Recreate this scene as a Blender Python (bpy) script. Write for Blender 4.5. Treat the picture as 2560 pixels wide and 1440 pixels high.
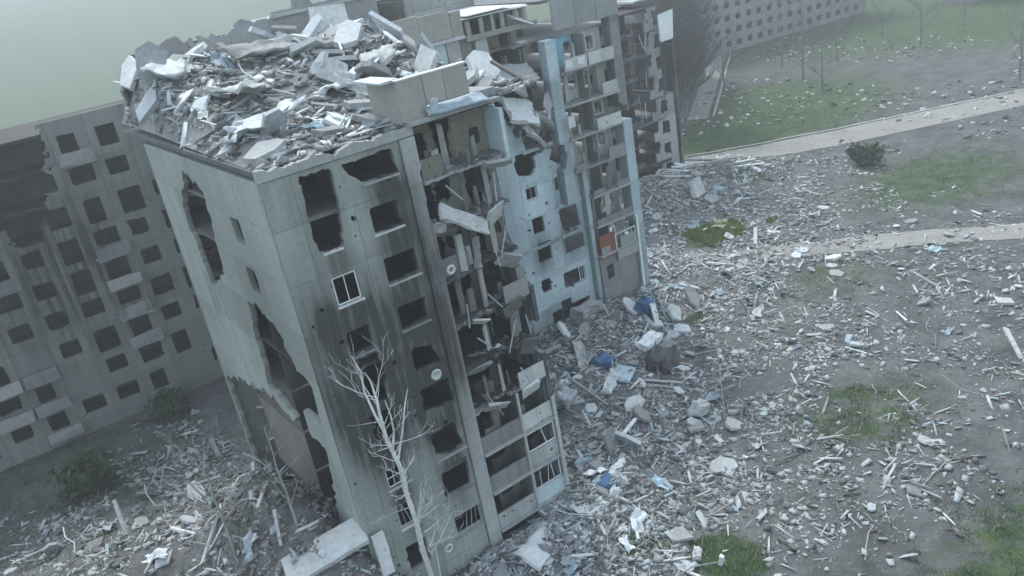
import bpy, bmesh, math, random
import numpy as np
from mathutils import Vector, Matrix, Euler, noise
random.seed(7); rng = np.random.default_rng(11)
for o in list(bpy.data.objects): bpy.data.objects.remove(o)
S = bpy.context.scene; COL = S.collection
R = math.radians

# ------------------------------------------------------------------ camera
cam = bpy.data.cameras.new('camera'); co = bpy.data.objects.new('camera', cam); COL.objects.link(co)
S.camera = co
cam.sensor_width = 36.0; cam.lens = 36.0*2100/2560; cam.clip_start = 0.5; cam.clip_end = 9000
RM = np.array([[0.78778311, -0.36207503, 0.49829655], [-0.59228221, -0.22317376, 0.77420621], [-0.16911402, -0.90503875, -0.39026312]])
M = Matrix(((RM[0,0], -RM[0,1], -RM[0,2], -18.393), (RM[1,0], -RM[1,1], -RM[1,2], -36.441), (RM[2,0], -RM[2,1], -RM[2,2], 34.229), (0,0,0,1)))
co.matrix_world = M

# ------------------------------------------------------------------ light: thin overcast, weak wide sun from behind the blocks
SUN_EL, SUN_AZ = 52, 20          # azimuth measured from +Y towards +X
w = bpy.data.worlds.new('World'); S.world = w; w.use_nodes = True
nt = w.node_tree; bg = nt.nodes['Background']; sky = nt.nodes.new('ShaderNodeTexSky')
sky.sky_type = 'NISHITA'; sky.sun_disc = False; sky.sun_elevation = R(SUN_EL); sky.sun_rotation = R(SUN_AZ)
sky.air_density = 1.0; sky.dust_density = 1.2; sky.ozone_density = 1.5
hsv = nt.nodes.new('ShaderNodeHueSaturation'); hsv.inputs['Saturation'].default_value = 0.44; nt.links.new(sky.outputs[0], hsv.inputs['Color'])
tint = nt.nodes.new('ShaderNodeMix'); tint.data_type = 'RGBA'; tint.blend_type = 'MULTIPLY'; tint.inputs['Factor'].default_value = 1; tint.inputs['B'].default_value = (0.945, 0.99, 1.0, 1); nt.links.new(hsv.outputs[0], tint.inputs['A'])
nt.links.new(tint.outputs['Result'], bg.inputs[0]); bg.inputs[1].default_value = 0.15
sl = bpy.data.lights.new('sun', 'SUN'); sl.energy = 1.0; sl.angle = R(14); sl.color = (1.0, 0.96, 0.88)
so = bpy.data.objects.new('sun', sl); COL.objects.link(so)
sd = Vector((math.sin(R(SUN_AZ))*math.cos(R(SUN_EL)), math.cos(R(SUN_AZ))*math.cos(R(SUN_EL)), math.sin(R(SUN_EL))))
so.rotation_euler = sd.to_track_quat('Z', 'Y').to_euler()
S.view_settings.view_transform = 'Standard'; S.view_settings.look = 'None'; S.view_settings.gamma = 1
S.view_settings.use_curve_mapping = False; S.view_settings.exposure = 1.5
HAZE = 0.0011

# ------------------------------------------------------------------ materials
MATS = {}
def mat(name, col, rough=0.9, var=0.2, scale=3.0, soot=False, spots=0.0, streak=0.0, bump=0.15, rnd=0.12, col2=None):
    m = bpy.data.materials.new(name); m.use_nodes = True; t = m.node_tree; N = t.nodes; L = t.links
    b = N['Principled BSDF']; b.inputs['Roughness'].default_value = rough; b.inputs['Specular IOR Level'].default_value = 0.25
    tc = N.new('ShaderNodeTexCoord'); geo = N.new('ShaderNodeNewGeometry')
    vec = geo.outputs['Position']
    n1 = N.new('ShaderNodeTexNoise'); n1.inputs['Scale'].default_value = scale; n1.inputs['Detail'].default_value = 6; n1.inputs['Roughness'].default_value = 0.62
    L.new(vec, n1.inputs['Vector'])
    n2 = N.new('ShaderNodeTexNoise'); n2.inputs['Scale'].default_value = scale*0.12; n2.inputs['Detail'].default_value = 4
    L.new(vec, n2.inputs['Vector'])
    def math_(op, a, bb):
        q = N.new('ShaderNodeMath'); q.operation = op
        for i, v in enumerate((a, bb)):
            if isinstance(v, (int, float)): q.inputs[i].default_value = v
            else: L.new(v, q.inputs[i])
        return q.outputs[0]
    val = math_('ADD', math_('MULTIPLY', math_('SUBTRACT', n1.outputs['Fac'], 0.5), var*3.0), math_('MULTIPLY', math_('SUBTRACT', n2.outputs['Fac'], 0.5), var*2.4))
    oi = N.new('ShaderNodeObjectInfo')
    val = math_('ADD', val, math_('MULTIPLY', math_('SUBTRACT', oi.outputs['Random'], 0.5), rnd*2))
    if streak:
        mp = N.new('ShaderNodeMapping'); mp.inputs['Scale'].default_value = (2.2, 2.2, 0.12); L.new(vec, mp.inputs['Vector'])
        n3 = N.new('ShaderNodeTexNoise'); n3.inputs['Scale'].default_value = 1.2; n3.inputs['Detail'].default_value = 5; L.new(mp.outputs[0], n3.inputs['Vector'])
        val = math_('ADD', val, math_('MULTIPLY', math_('SUBTRACT', n3.outputs['Fac'], 0.5), streak*2))
    val = math_('MAXIMUM', math_('ADD', val, 1.0), 0.25)
    vm = N.new('ShaderNodeVectorMath'); vm.operation = 'SCALE'
    if col2:
        mx = N.new('ShaderNodeMix'); mx.data_type = 'RGBA'; mx.inputs['A'].default_value = (*col, 1); mx.inputs['B'].default_value = (*col2, 1)
        n4 = N.new('ShaderNodeTexNoise'); n4.inputs['Scale'].default_value = scale*0.3; n4.inputs['Detail'].default_value = 5; L.new(vec, n4.inputs['Vector'])
        mr = N.new('ShaderNodeMapRange'); mr.inputs[1].default_value = 0.46; mr.inputs[2].default_value = 0.56; L.new(n4.outputs['Fac'], mr.inputs[0]); L.new(mr.outputs[0], mx.inputs['Factor'])
        L.new(mx.outputs['Result'], vm.inputs[0])
    else: vm.inputs[0].default_value = col
    L.new(val, vm.inputs['Scale']); cur = vm.outputs[0]
    def mixin(cur, fac, c):
        mx = N.new('ShaderNodeMix'); mx.data_type = 'RGBA'; L.new(cur, mx.inputs['A']); mx.inputs['B'].default_value = (*c, 1); L.new(fac, mx.inputs['Factor']); return mx.outputs['Result']
    if spots:
        for sc, th, am, cc in ((1.1, 0.085, spots, (0.05, 0.052, 0.05)), (2.3, 0.07, spots*0.8, (0.42, 0.44, 0.42))):
            v = N.new('ShaderNodeTexVoronoi'); v.inputs['Scale'].default_value = sc; L.new(vec, v.inputs['Vector'])
            mr = N.new('ShaderNodeMapRange'); mr.inputs[1].default_value = th; mr.inputs[2].default_value = th*0.6; L.new(v.outputs['Distance'], mr.inputs[0])
            cur = mixin(cur, math_('MULTIPLY', mr.outputs[0], am), cc)
    if soot:
        at = N.new('ShaderNodeAttribute'); at.attribute_name = 'soot'
        f = math_('ADD', at.outputs['Fac'], math_('MULTIPLY', math_('MULTIPLY', math_('SUBTRACT', n2.outputs['Fac'], 0.5), 1.2), math_('MULTIPLY', at.outputs['Fac'], 1.2)))
        if streak: f = math_('ADD', f, math_('MULTIPLY', math_('MULTIPLY', math_('SUBTRACT', n3.outputs['Fac'], 0.5), 2.2), math_('MULTIPLY', at.outputs['Fac'], 1.0)))
        f = math_('MINIMUM', math_('MAXIMUM', f, 0.0), 0.93)
        cur = mixin(cur, f, (0.036, 0.037, 0.036))
    L.new(cur, b.inputs['Base Color'])
    if bump:
        bp = N.new('ShaderNodeBump'); bp.inputs['Strength'].default_value = bump; bp.inputs['Distance'].default_value = 0.08
        L.new(n1.outputs['Fac'], bp.inputs['Height']); L.new(bp.outputs[0], b.inputs['Normal'])
    MATS[name] = m; return m
mat('grey_green_panel', (0.30, 0.335, 0.305), soot=True, spots=0.9, streak=0.34)
mat('pale_pier', (0.37, 0.39, 0.38), soot=True, spots=0.5, streak=0.2)
mat('tan_panel', (0.34, 0.335, 0.30), soot=True, spots=0.6, streak=0.15)
mat('blue_panel', (0.44, 0.555, 0.575), soot=True, spots=0.8, streak=0.2)
mat('grey_panel', (0.29, 0.305, 0.30), soot=True, spots=0.7, streak=0.22)
mat('pale_plaster', (0.46, 0.48, 0.46), soot=True, scale=1.5, var=0.22)
mat('plaster', (0.22, 0.235, 0.215), soot=True, scale=1.5, var=0.28)
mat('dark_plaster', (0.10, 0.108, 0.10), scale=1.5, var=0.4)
mat('blue_plaster', (0.24, 0.46, 0.56), scale=1.5, var=0.2, soot=True)
mat('concrete', (0.26, 0.275, 0.275), var=0.32, rnd=0.3, spots=0.5, bump=0.4)
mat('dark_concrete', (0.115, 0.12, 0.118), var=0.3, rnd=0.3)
mat('light_concrete', (0.48, 0.51, 0.50), var=0.3, rnd=0.25, spots=0.5, bump=0.4)
mat('charred_shade', (0.045, 0.045, 0.044), var=0.4)  # burnt surfaces, coloured extra dark to paint shade inside the openings
mat('white_paint', (0.66, 0.70, 0.70), rough=0.6, var=0.15, rnd=0.15)
mat('pale_sheet', (0.42, 0.47, 0.49), rough=0.6, var=0.25, rnd=0.2)
mat('pale_blue_sheet', (0.33, 0.44, 0.49), rough=0.6, var=0.25, rnd=0.2)
mat('blue_tarp', (0.055, 0.13, 0.25), rough=0.6, var=0.3)
mat('timber', (0.36, 0.37, 0.35), var=0.3, rnd=0.35)
mat('dark_timber', (0.12, 0.115, 0.10), var=0.3, rnd=0.3)
mat('metal', (0.33, 0.355, 0.36), rough=0.5, var=0.3, rnd=0.3)
mat('rust', (0.19, 0.085, 0.05), var=0.35)
mat('brown_plaster', (0.205, 0.19, 0.172), var=0.3, rnd=0.3)
mat('olive_plaster', (0.21, 0.21, 0.165), var=0.3, soot=True)
mat('birch_bark', (0.62, 0.64, 0.61), scale=5, var=0.45, spots=0.9)
mat('grey_bark', (0.15, 0.155, 0.15), scale=6, var=0.3)
mat('pale_bark', (0.30, 0.31, 0.28), scale=6, var=0.3)
mat('grass', (0.075, 0.125, 0.055), var=0.5, bump=0)
mat('sunlit_grass', (0.17, 0.22, 0.06), var=0.5, bump=0)  # brighter grass colour that stands in for sunlight on one patch
mat('dry_stems', (0.36, 0.37, 0.27), var=0.4, bump=0)
mat('foliage', (0.05, 0.08, 0.04), var=0.5, bump=0)
mat('path_gravel', (0.23, 0.23, 0.215), scale=2)
mat('roofing', (0.13, 0.14, 0.145), scale=1.2, var=0.35)
mat('dust_rubble', (0.20, 0.21, 0.205), scale=1.5, var=0.45)

# ------------------------------------------------------------------ helpers
def link(name, me, parent=None, kind=None):
    o = bpy.data.objects.new(name, me); COL.objects.link(o)
    if parent is not None: o.parent = parent
    if kind: o['kind'] = kind
    return o
def tag(o, label, cat, group=None):
    o['label'] = label; o['category'] = cat
    if group: o['group'] = group
    return o
def thing(name, label, cat, loc=(0, 0, 0), group=None):
    o = bpy.data.objects.new(name, None); COL.objects.link(o); o.location = loc; o.empty_display_size = 0.5
    return tag(o, label, cat, group)
def mesh(name, vs, fs, m):
    me = bpy.data.meshes.new(name); me.from_pydata([tuple(v) for v in vs], [], fs); me.update()
    me.materials.append(MATS[m]); return me
BF = [(0,3,2,1),(4,5,6,7),(0,1,5,4),(1,2,6,5),(2,3,7,6),(3,0,4,7)]
def boxv(x0, x1, y0, y1, z0, z1): return [(x0,y0,z0),(x1,y0,z0),(x1,y1,z0),(x0,y1,z0),(x0,y0,z1),(x1,y0,z1),(x1,y1,z1),(x0,y1,z1)]
class MB:
    def __init__(s): s.v = []; s.f = []
    def box(s, x0, x1, y0, y1, z0, z1, mtx=None, jit=0.0):
        n = len(s.v); vs = [Vector(v) for v in boxv(x0, x1, y0, y1, z0, z1)]
        if jit: vs = [v+Vector((random.uniform(-jit, jit) for _ in range(3))) for v in vs]
        if mtx: vs = [mtx @ v for v in vs]
        s.v += vs; s.f += [tuple(i+n for i in q) for q in BF]; return s
    def bar(s, a, b, r0, r1=None, k=5):
        a = Vector(a); b = Vector(b); r1 = r0 if r1 is None else r1; d = (b-a)
        if d.length < 1e-5: return s
        q = d.to_track_quat('Z', 'Y'); n = len(s.v)
        for c, r in ((a, r0), (b, r1)):
            for i in range(k): s.v.append(c + q @ Vector((r*math.cos(2*math.pi*i/k), r*math.sin(2*math.pi*i/k), 0)))
        for i in range(k): s.f.append((n+i, n+(i+1) % k, n+k+(i+1) % k, n+k+i))
        s.f.append(tuple(n+i for i in reversed(range(k)))); s.f.append(tuple(n+k+i for i in range(k))); return s
    def build(s, name, m, parent=None, kind=None): return link(name, mesh(name, s.v, s.f, m), parent, kind)
def part(name, x0, x1, y0, y1, z0, z1, m, parent, jit=0.0, mtx=None): return MB().box(x0, x1, y0, y1, z0, z1, mtx, jit).build(name, m, parent)

def vnoise(x, y, seed=0):
    x = np.asarray(x, float); y = np.asarray(y, float); xi = np.floor(x).astype(np.int64); yi = np.floor(y).astype(np.int64); xf = x-xi; yf = y-yi
    def h(a, b):
        n = (a*374761393 + b*668265263 + seed*974634777) & 0x7fffffff
        n = ((n ^ (n >> 13))*1274126177) & 0x7fffffff
        return ((n ^ (n >> 16)) & 0xffff)/65535.0
    u = xf*xf*(3-2*xf); v = yf*yf*(3-2*yf)
    return (h(xi, yi)*(1-u)+h(xi+1, yi)*u)*(1-v)+(h(xi, yi+1)*(1-u)+h(xi+1, yi+1)*u)*v
def fbm(x, y, seed=0, o=4):
    s = 0; a = 0.5
    for k in range(o): s = s+a*(vnoise(x*2**k, y*2**k, seed+k)-0.5); a *= 0.55
    return s
def sdf(o, U, Z):
    if o[0] == 'r':
        _, a, b, c, d, rag = o; D = np.maximum(np.maximum(a-U, U-b), np.maximum(c-Z, Z-d))
    else:
        _, P, rag = o; D = np.full(U.shape, 1e9); ins = np.zeros(U.shape, bool); n = len(P)
        for i in range(n):
            x0, z0 = P[i]; x1, z1 = P[(i+1) % n]; dx, dz = x1-x0, z1-z0
            t = np.clip(((U-x0)*dx+(Z-z0)*dz)/(dx*dx+dz*dz+1e-9), 0, 1)
            D = np.minimum(D, np.hypot(U-x0-t*dx, Z-z0-t*dz))
            c = ((z0 > Z) != (z1 > Z)); ins ^= c & (U < dx*(Z-z0)/(dz if dz else 1e-9)+x0)
        D = np.where(ins, -D, D)
    if rag: D = D + rag*2.2*fbm(U*1.3+o.__hash__() % 17 if o[0] == 'r' else U*1.3, Z*1.3, 5) + rag*1.5*fbm(U*4, Z*4, 9) + (0.02+rag*0.7)*fbm(U*9, Z*9, 12)
    return D
def wall(parent, name, org, ud, nd, ucuts, zcuts, ops, m, th=0.28, soot=None, cell=0.15, gap=0.009, skip=(), off=None, vd=(0, 0, 1)):
    """a wall of separate panels with openings cut by marching squares; ud = direction along, nd = direction of thickness"""
    org = Vector(org); ud = Vector(ud); nd = Vector(nd); vd = Vector(vd); out = []
    for i in range(len(ucuts)-1):
        for j in range(len(zcuts)-1):
            if (i, j) in skip: continue
            u0, u1, z0, z1 = ucuts[i]+gap, ucuts[i+1]-gap, zcuts[j]+gap, zcuts[j+1]-gap
            mine = [o for o in ops if (o[0] != 'r' or (o[1]-1 < u1 and o[2]+1 > u0 and o[3]-1 < z1 and o[4]+1 > z0))]
            c = cell
            for tr in (0, 1):
                nu = max(2, int(round((u1-u0)/c))); nz = max(2, int(round((z1-z0)/c)))
                U, Z = np.meshgrid(np.linspace(u0, u1, nu+1), np.linspace(z0, z1, nz+1))
                F = np.full(U.shape, 9.0)
                for o in mine: F = np.minimum(F, sdf(o, U, Z))
                if tr == 0 and F.min() > 0.1: c = 0.5
                else: break
            if F.max() <= 0.02: continue
            F = np.where(np.abs(F) < 1e-4, 1e-4, F)
            vid = {}; vs = []; fs = []
            def V(key, p):
                if key not in vid: vid[key] = len(vs); vs.append(p)
                return vid[key]
            for b in range(nz):
                for a in range(nu):
                    cs = ((b, a), (b, a+1), (b+1, a+1), (b+1, a)); poly = []
                    if not (F[b, a] > 0 or F[b, a+1] > 0 or F[b+1, a+1] > 0 or F[b+1, a] > 0): continue
                    for k in range(4):
                        p, q = cs[k], cs[(k+1) % 4]
                        if F[p] > 0: poly.append(V(p, (U[p], Z[p])))
                        if (F[p] > 0) != (F[q] > 0):
                            t = F[p]/(F[p]-F[q]); key = (min(p, q), max(p, q))
                            poly.append(V(key, (U[p]+t*(U[q]-U[p]), Z[p]+t*(Z[q]-Z[p]))))
                    if len(poly) >= 3: fs.append(tuple(poly))
            if not fs: continue
            par = list(range(len(vs)))
            def find(a):
                while par[a] != a: par[a] = par[par[a]]; a = par[a]
                return a
            for f in fs:
                r0 = find(f[0])
                for q in f[1:]: par[find(q)] = r0
            cnt = {}
            for f in fs: cnt[find(f[0])] = cnt.get(find(f[0]), 0)+1
            big = max(cnt, key=cnt.get); fs = [f for f in fs if find(f[0]) == big]
            used = sorted({q for f in fs for q in f}); rm = {q: i for i, q in enumerate(used)}; vs = [vs[q] for q in used]; fs = [tuple(rm[q] for q in f) for f in fs]
            n = len(vs); ec = {}
            for f in fs:
                for k in range(len(f)): ec[(f[k], f[(k+1) % len(f)])] = 1
            allf = list(fs)+[tuple(n+x for x in reversed(f)) for f in fs]
            for (a, b) in ec:
                if (b, a) not in ec: allf.append((b, a, a+n, b+n))
            d0 = off(i, j) if off else 0.0
            pv = [org+ud*u+vd*z+nd*d0 for u, z in vs]; pv = pv+[p+nd*th for p in pv]
            me = mesh(name, pv, allf, m)
            if soot:
                at = me.attributes.new('soot', 'FLOAT', 'POINT')
                sv = [float(soot(u, z)) for u, z in vs]; at.data.foreach_set('value', np.array(sv+[min(1, x+0.25) for x in sv], dtype=np.float32))
            out.append(link(name, me, parent))
    return out
def gauss(x, z, cx, cz, sx, sz): return math.exp(-((x-cx)/sx)**2-((z-cz)/sz)**2)
def setsoot(o, v):
    me = o.data; at = me.attributes.new('soot', 'FLOAT', 'POINT'); at.data.foreach_set('value', np.full(len(me.vertices), v, np.float32)); return o

# ------------------------------------------------------------------ terrain
def sm(a, b, t): t = np.clip((t-a)/(b-a), 0, 1); return t*t*(3-2*t)
def H(x, y):
    x = np.asarray(x, float); y = np.asarray(y, float)
    def g(cx, cy, sx, sy, h): return h*np.exp(-((x-cx)/sx)**2-((y-cy)/sy)**2)
    h = g(-9.5, 6, 4, 7, 7.4)+g(-21, 12, 9, 9, 4.4)+g(-36, 14, 9, 8, 3.5)+g(4, -1.5, 6, 2.6, 1.0)+g(-8, -0.8, 2.4, 2.6, 2.4)+g(21, 16, 9, 4.5, 2.3)+g(15, 9, 5, 6, 1.2)+g(33, 22, 6, 6, 2.2)+g(50, 33, 9, 6, 2.2)+g(62, 34, 7, 3.5, 1.8)+g(48, 42, 14, 8, 2)+g(9, 4, 4, 5, 1.2)+g(5, -5, 6, 2.5, 0.5)
    near = np.exp(-((x-20)/70)**2-((y-5)/60)**2)
    h = h+near*(0.55*fbm(x*0.22, y*0.22, 3)+0.75*fbm(x*0.55, y*0.55, 8)*(0.25+np.clip(h, 0, 1.5)))
    far = np.hypot(x-20, y)
    return h+sm(260, 800, far)*62*(0.75+0.9*fbm(x*0.004, y*0.004, 4))
def axis(lo, hi, st, far, k=1.16):
    a = list(np.arange(lo, hi+1e-6, st)); s = st
    while a[-1] < far: s *= k; a.append(a[-1]+s)
    s = st
    while a[0] > -far: s *= k; a.insert(0, a[0]-s)
    return np.array(a)
def gridmesh(name, X, Y, fz, m, kind, parent=None):
    XX, YY = np.meshgrid(X, Y); ZZ = fz(XX, YY); nx, ny = len(X), len(Y)
    v = np.stack([XX.ravel(), YY.ravel(), ZZ.ravel()], 1)
    ii = (np.arange(ny-1)[:, None]*nx+np.arange(nx-1)[None]).ravel()
    f = np.stack([ii, ii+1, ii+nx+1, ii+nx], 1)
    o = rawmesh(name, v, f, m, parent, kind)
    return o
def rawmesh(name, v, f, m, parent=None, kind=None, smooth=False):
    me = bpy.data.meshes.new(name); k = f.shape[1]
    me.vertices.add(len(v)); me.vertices.foreach_set('co', v.astype(np.float32).ravel())
    me.loops.add(f.size); me.loops.foreach_set('vertex_index', f.astype(np.int32).ravel())
    me.polygons.add(len(f)); me.polygons.foreach_set('loop_start', np.arange(0, f.size, k, dtype=np.int32))
    me.update(calc_edges=True); me.validate()
    me.materials.append(MATS[m])
    return link(name, me, parent, kind)
# ground material: dusty soil, grass in patches
def ground_mat():
    m = bpy.data.materials.new('soil_and_grass'); m.use_nodes = True; t = m.node_tree; N = t.nodes; L = t.links; b = N['Principled BSDF']; b.inputs['Roughness'].default_value = 0.95; b.inputs['Specular IOR Level'].default_value = 0.1
    geo = N.new('ShaderNodeNewGeometry'); P = geo.outputs['Position']
    def noise(s, d=6, r=0.6):
        n = N.new('ShaderNodeTexNoise'); n.inputs['Scale'].default_value = s; n.inputs['Detail'].default_value = d; n.inputs['Roughness'].default_value = r; L.new(P, n.inputs['Vector']); return n.outputs['Fac']
    def mr(x, a, bb, c=0, d=1):
        q = N.new('ShaderNodeMapRange'); q.inputs[1].default_value = a; q.inputs[2].default_value = bb; q.inputs[3].default_value = c; q.inputs[4].default_value = d; L.new(x, q.inputs[0]); return q.outputs[0]
    def mix(a, bb, f):
        q = N.new('ShaderNodeMix'); q.data_type = 'RGBA'
        for nm, v in (('A', a), ('B', bb)):
            if isinstance(v, tuple): q.inputs[nm].default_value = (*v, 1)
            else: L.new(v, q.inputs[nm])
        L.new(f, q.inputs['Factor']); return q.outputs['Result']
    c = mix((0.055, 0.06, 0.06), (0.12, 0.128, 0.127), mr(noise(0.28, 9, 0.68), 0.36, 0.64))
    du = N.new('ShaderNodeAttribute'); du.attribute_name = 'rubble'
    da = N.new('ShaderNodeMath'); da.operation = 'MULTIPLY'; L.new(du.outputs['Fac'], da.inputs[0]); L.new(mr(noise(1.4, 9, 0.72), 0.36, 0.6), da.inputs[1])
    c = mix(c, (0.19, 0.20, 0.20), da.outputs[0])
    c = mix(c, (0.23, 0.24, 0.235), mr(noise(2.2, 8, 0.7), 0.54, 0.74, 0, 0.7))
    at = N.new('ShaderNodeAttribute'); at.attribute_name = 'grass'
    ad = N.new('ShaderNodeMath'); ad.operation = 'ADD'; L.new(at.outputs['Fac'], ad.inputs[0]); L.new(mr(noise(0.8, 9, 0.72), 0, 1, -0.9, 0.9), ad.inputs[1])
    gcol = mix((0.03, 0.062, 0.026), (0.075, 0.105, 0.05), mr(noise(0.5), 0.35, 0.65))
    c = mix(c, gcol, mr(ad.outputs[0], 0.32, 0.62))
    L.new(c, b.inputs['Base Color'])
    bp = N.new('ShaderNodeBump'); bp.inputs['Strength'].default_value = 0.6; bp.inputs['Distance'].default_value = 0.2; L.new(noise(2.5, 8, 0.7), bp.inputs['Height']); L.new(bp.outputs[0], b.inputs['Normal'])
    MATS['soil_and_grass'] = m
ground_mat()
GP = [(6.5, -6.3, 2.2, 1.2, 0.8), (9.3, -10.6, 2.2, 2.6, 0.9), (30.5, 10.3, 2.0, 1.2, 0.7), (46, 22.5, 4, 2.4, 1), (62, 31, 4, 3, 0.7), (75, 48, 25, 12, 0.75), (26, -8, 7, 5, 0.5), (44, 6, 8, 5, 0.45), (72, 12, 16, 10, 0.6), (-10, 6, 3, 2.5, 0.4), (92, 52, 30, 22, 0.8), (-45, 45, 40, 34, 0.5), (-14, 30, 10, 8, 0.4), (20, -25, 10, 8, 0.7)]
def grassf(x, y):
    x = np.asarray(x, float); s = np.zeros(x.shape)
    for cx, cy, sx, sy, a in GP: s = np.maximum(s, a*np.exp(-(((x-cx)/sx)**2+((y-cy)/sy)**2)**1.5))
    return np.maximum(s, sm(90, 160, np.hypot(x-20, y))*0.85)
gx = axis(-34, 90, 0.55, 2200); gy = axis(-30, 62, 0.55, 2200)
ground = gridmesh('ground', gx, gy, H, 'soil_and_grass', 'structure')
XX, YY = np.meshgrid(gx, gy)
at = ground.data.attributes.new('grass', 'FLOAT', 'POINT'); at.data.foreach_set('value', grassf(XX, YY).ravel().astype(np.float32))
DZ = ((4, -3, 6, 3.5, 1.0), (12, 6, 7, 6, 0.9), (22, 13, 9, 5, 1.0), (9, -3, 6, 5, 0.6), (38, 24, 10, 7, 0.8), (54, 34, 12, 5, 1.2), (-10, 7, 6, 9, 1.1), (-12, 24, 12, 10, 0.7), (17, 3, 8, 7, 0.55), (32, 14, 8, 5, 0.5), (22, -6, 14, 12, 0.28), (6, -9, 6, 4, 0.45), (40, 8, 14, 10, 0.35), (12, -6, 6, 4, 0.4), (62, 20, 14, 10, 0.35))
rd = np.zeros(XX.shape)
for cx, cy, sx, sy, a in DZ: rd += a*np.exp(-((XX-cx)/sx)**2-((YY-cy)/sy)**2)
at = ground.data.attributes.new('rubble', 'FLOAT', 'POINT'); at.data.foreach_set('value', np.clip(rd, 0, 0.9).ravel().astype(np.float32))
def strip(name, pts, wd, m, lift, n=60):
    vs = []; fs = []; P = [Vector(p) for p in pts]; segs = len(P)-1; k = 0; NW = 8
    for s in range(segs):
        for i in range(n+(s == segs-1)):
            c = P[s].lerp(P[s+1], i/n); d = (P[s+1]-P[s]).normalized(); nn = Vector((-d.y, d.x))
            for j in range(NW+1):
                p = c+nn*wd*(j/NW-0.5); vs.append((p.x, p.y, float(H(p.x, p.y))+lift))
            if k: fs += [((k-1)*(NW+1)+j, (k-1)*(NW+1)+j+1, k*(NW+1)+j+1, k*(NW+1)+j) for j in range(NW)]
            k += 1
    return link(name, mesh(name, vs, [tuple(reversed(f)) for f in fs], m), None, 'structure')
strip('path', [(56, 48), (66, 41.5), (84, 31), (120, 12)], 7, 'path_gravel', 0.05)
strip('path', [(39, 20), (44, 15.5), (56, 4), (70, -14)], 3.6, 'path_gravel', 0.05)
strip('path', [(85, 59.2), (101, 71.2), (136, 97.7), (180, 131)], 3.4, 'path_gravel', 0.05); strip('kerb', [(82.6, 60.4), (98.6, 72.4), (133.6, 98.9)], 0.4, 'concrete', 0.13); strip('kerb', [(87.2, 57.6), (103, 69.4), (138, 95.8)], 0.4, 'concrete', 0.13)
strip('kerb', [(60, 50.2), (70, 44.2), (88, 33.4), (124, 14)], 0.35, 'light_concrete', 0.12)

# ------------------------------------------------------------------ block A: charred front section (facade plane Y = 0)
FH = 2.74; FA = [1.55+FH*k for k in range(10)]
def sootShadeA(x, z):  # soot, plus the recess shade of the window spandrels painted as extra darkening
    s = 1.0*gauss(x, z, -4.7, 15.2, 2.0, 3.6)+0.5*gauss(x, z, -4.6, 11.5, 1.0, 3.5)+0.5*gauss(x, z, -4.4, 11, 1.3, 2.5)+0.62*gauss(x, z, -1.0, 12.5, 1.7, 4.8)+0.42*gauss(x, z, -0.6, 20, 1.4, 3.4)+0.55*gauss(x, z, 0.4, 17, 1.2, 6)+0.40*gauss(x, z, -6.4, 15.5, 1.2, 5)+0.3*gauss(x, z, -1, 6.9, 1.0, 1.4)+0.22*gauss(x, z, -3, 16.5, 5, 7)
    s += 0.22*gauss(x, z, -5.9, 15, 0.8, 5)+0.22*gauss(x, z, -3.0, 16, 0.6, 3.5)+0.2*gauss(x, z, -2.4, 12, 0.6, 3)+0.12*gauss(x, z, -0.9, 17, 1.3, 7)-0.3*gauss(x, z, -2.9, 22.8, 0.8, 2.0)
    for k in range(9):
        for cx, a in ((-4.35, (0.2, 0.35, 0.2, 0.3, 0.3, 0.5, 0.25, 0.2, 0.3)[k]), (-1.15, (0.1, 0.45, 0.45, 0.4, 0.5, 0.5, 0.4, 0.45, 0.4)[k])):
            zt = 3.9+FH*k; s += a*gauss(x, z, cx, zt+0.5, 0.75, 0.8)+a*0.5*gauss(x, z, cx+0.3, zt-1.9, 0.5, 0.9)
    s += 0.35*gauss(x, z, -4.6, 23, 0.9, 1.6)+0.38*gauss(x, z, -1.2, 23.6, 1.1, 1.0)
    s += 0.35*gauss(x, z, -4.4, 6.9, 0.6, 0.9)+0.7*gauss(x, z, 3.4, 14, 4, 6)*(x > 1.0)
    return max(0.0, min(s*1.15, 0.93))
A = thing('apartment_block', 'nearest nine-storey panel block, grey green and soot stained, beside the bare birch', 'ruined building', (-7, 0, 0))
A.location = (0, 0, 0)
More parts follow.
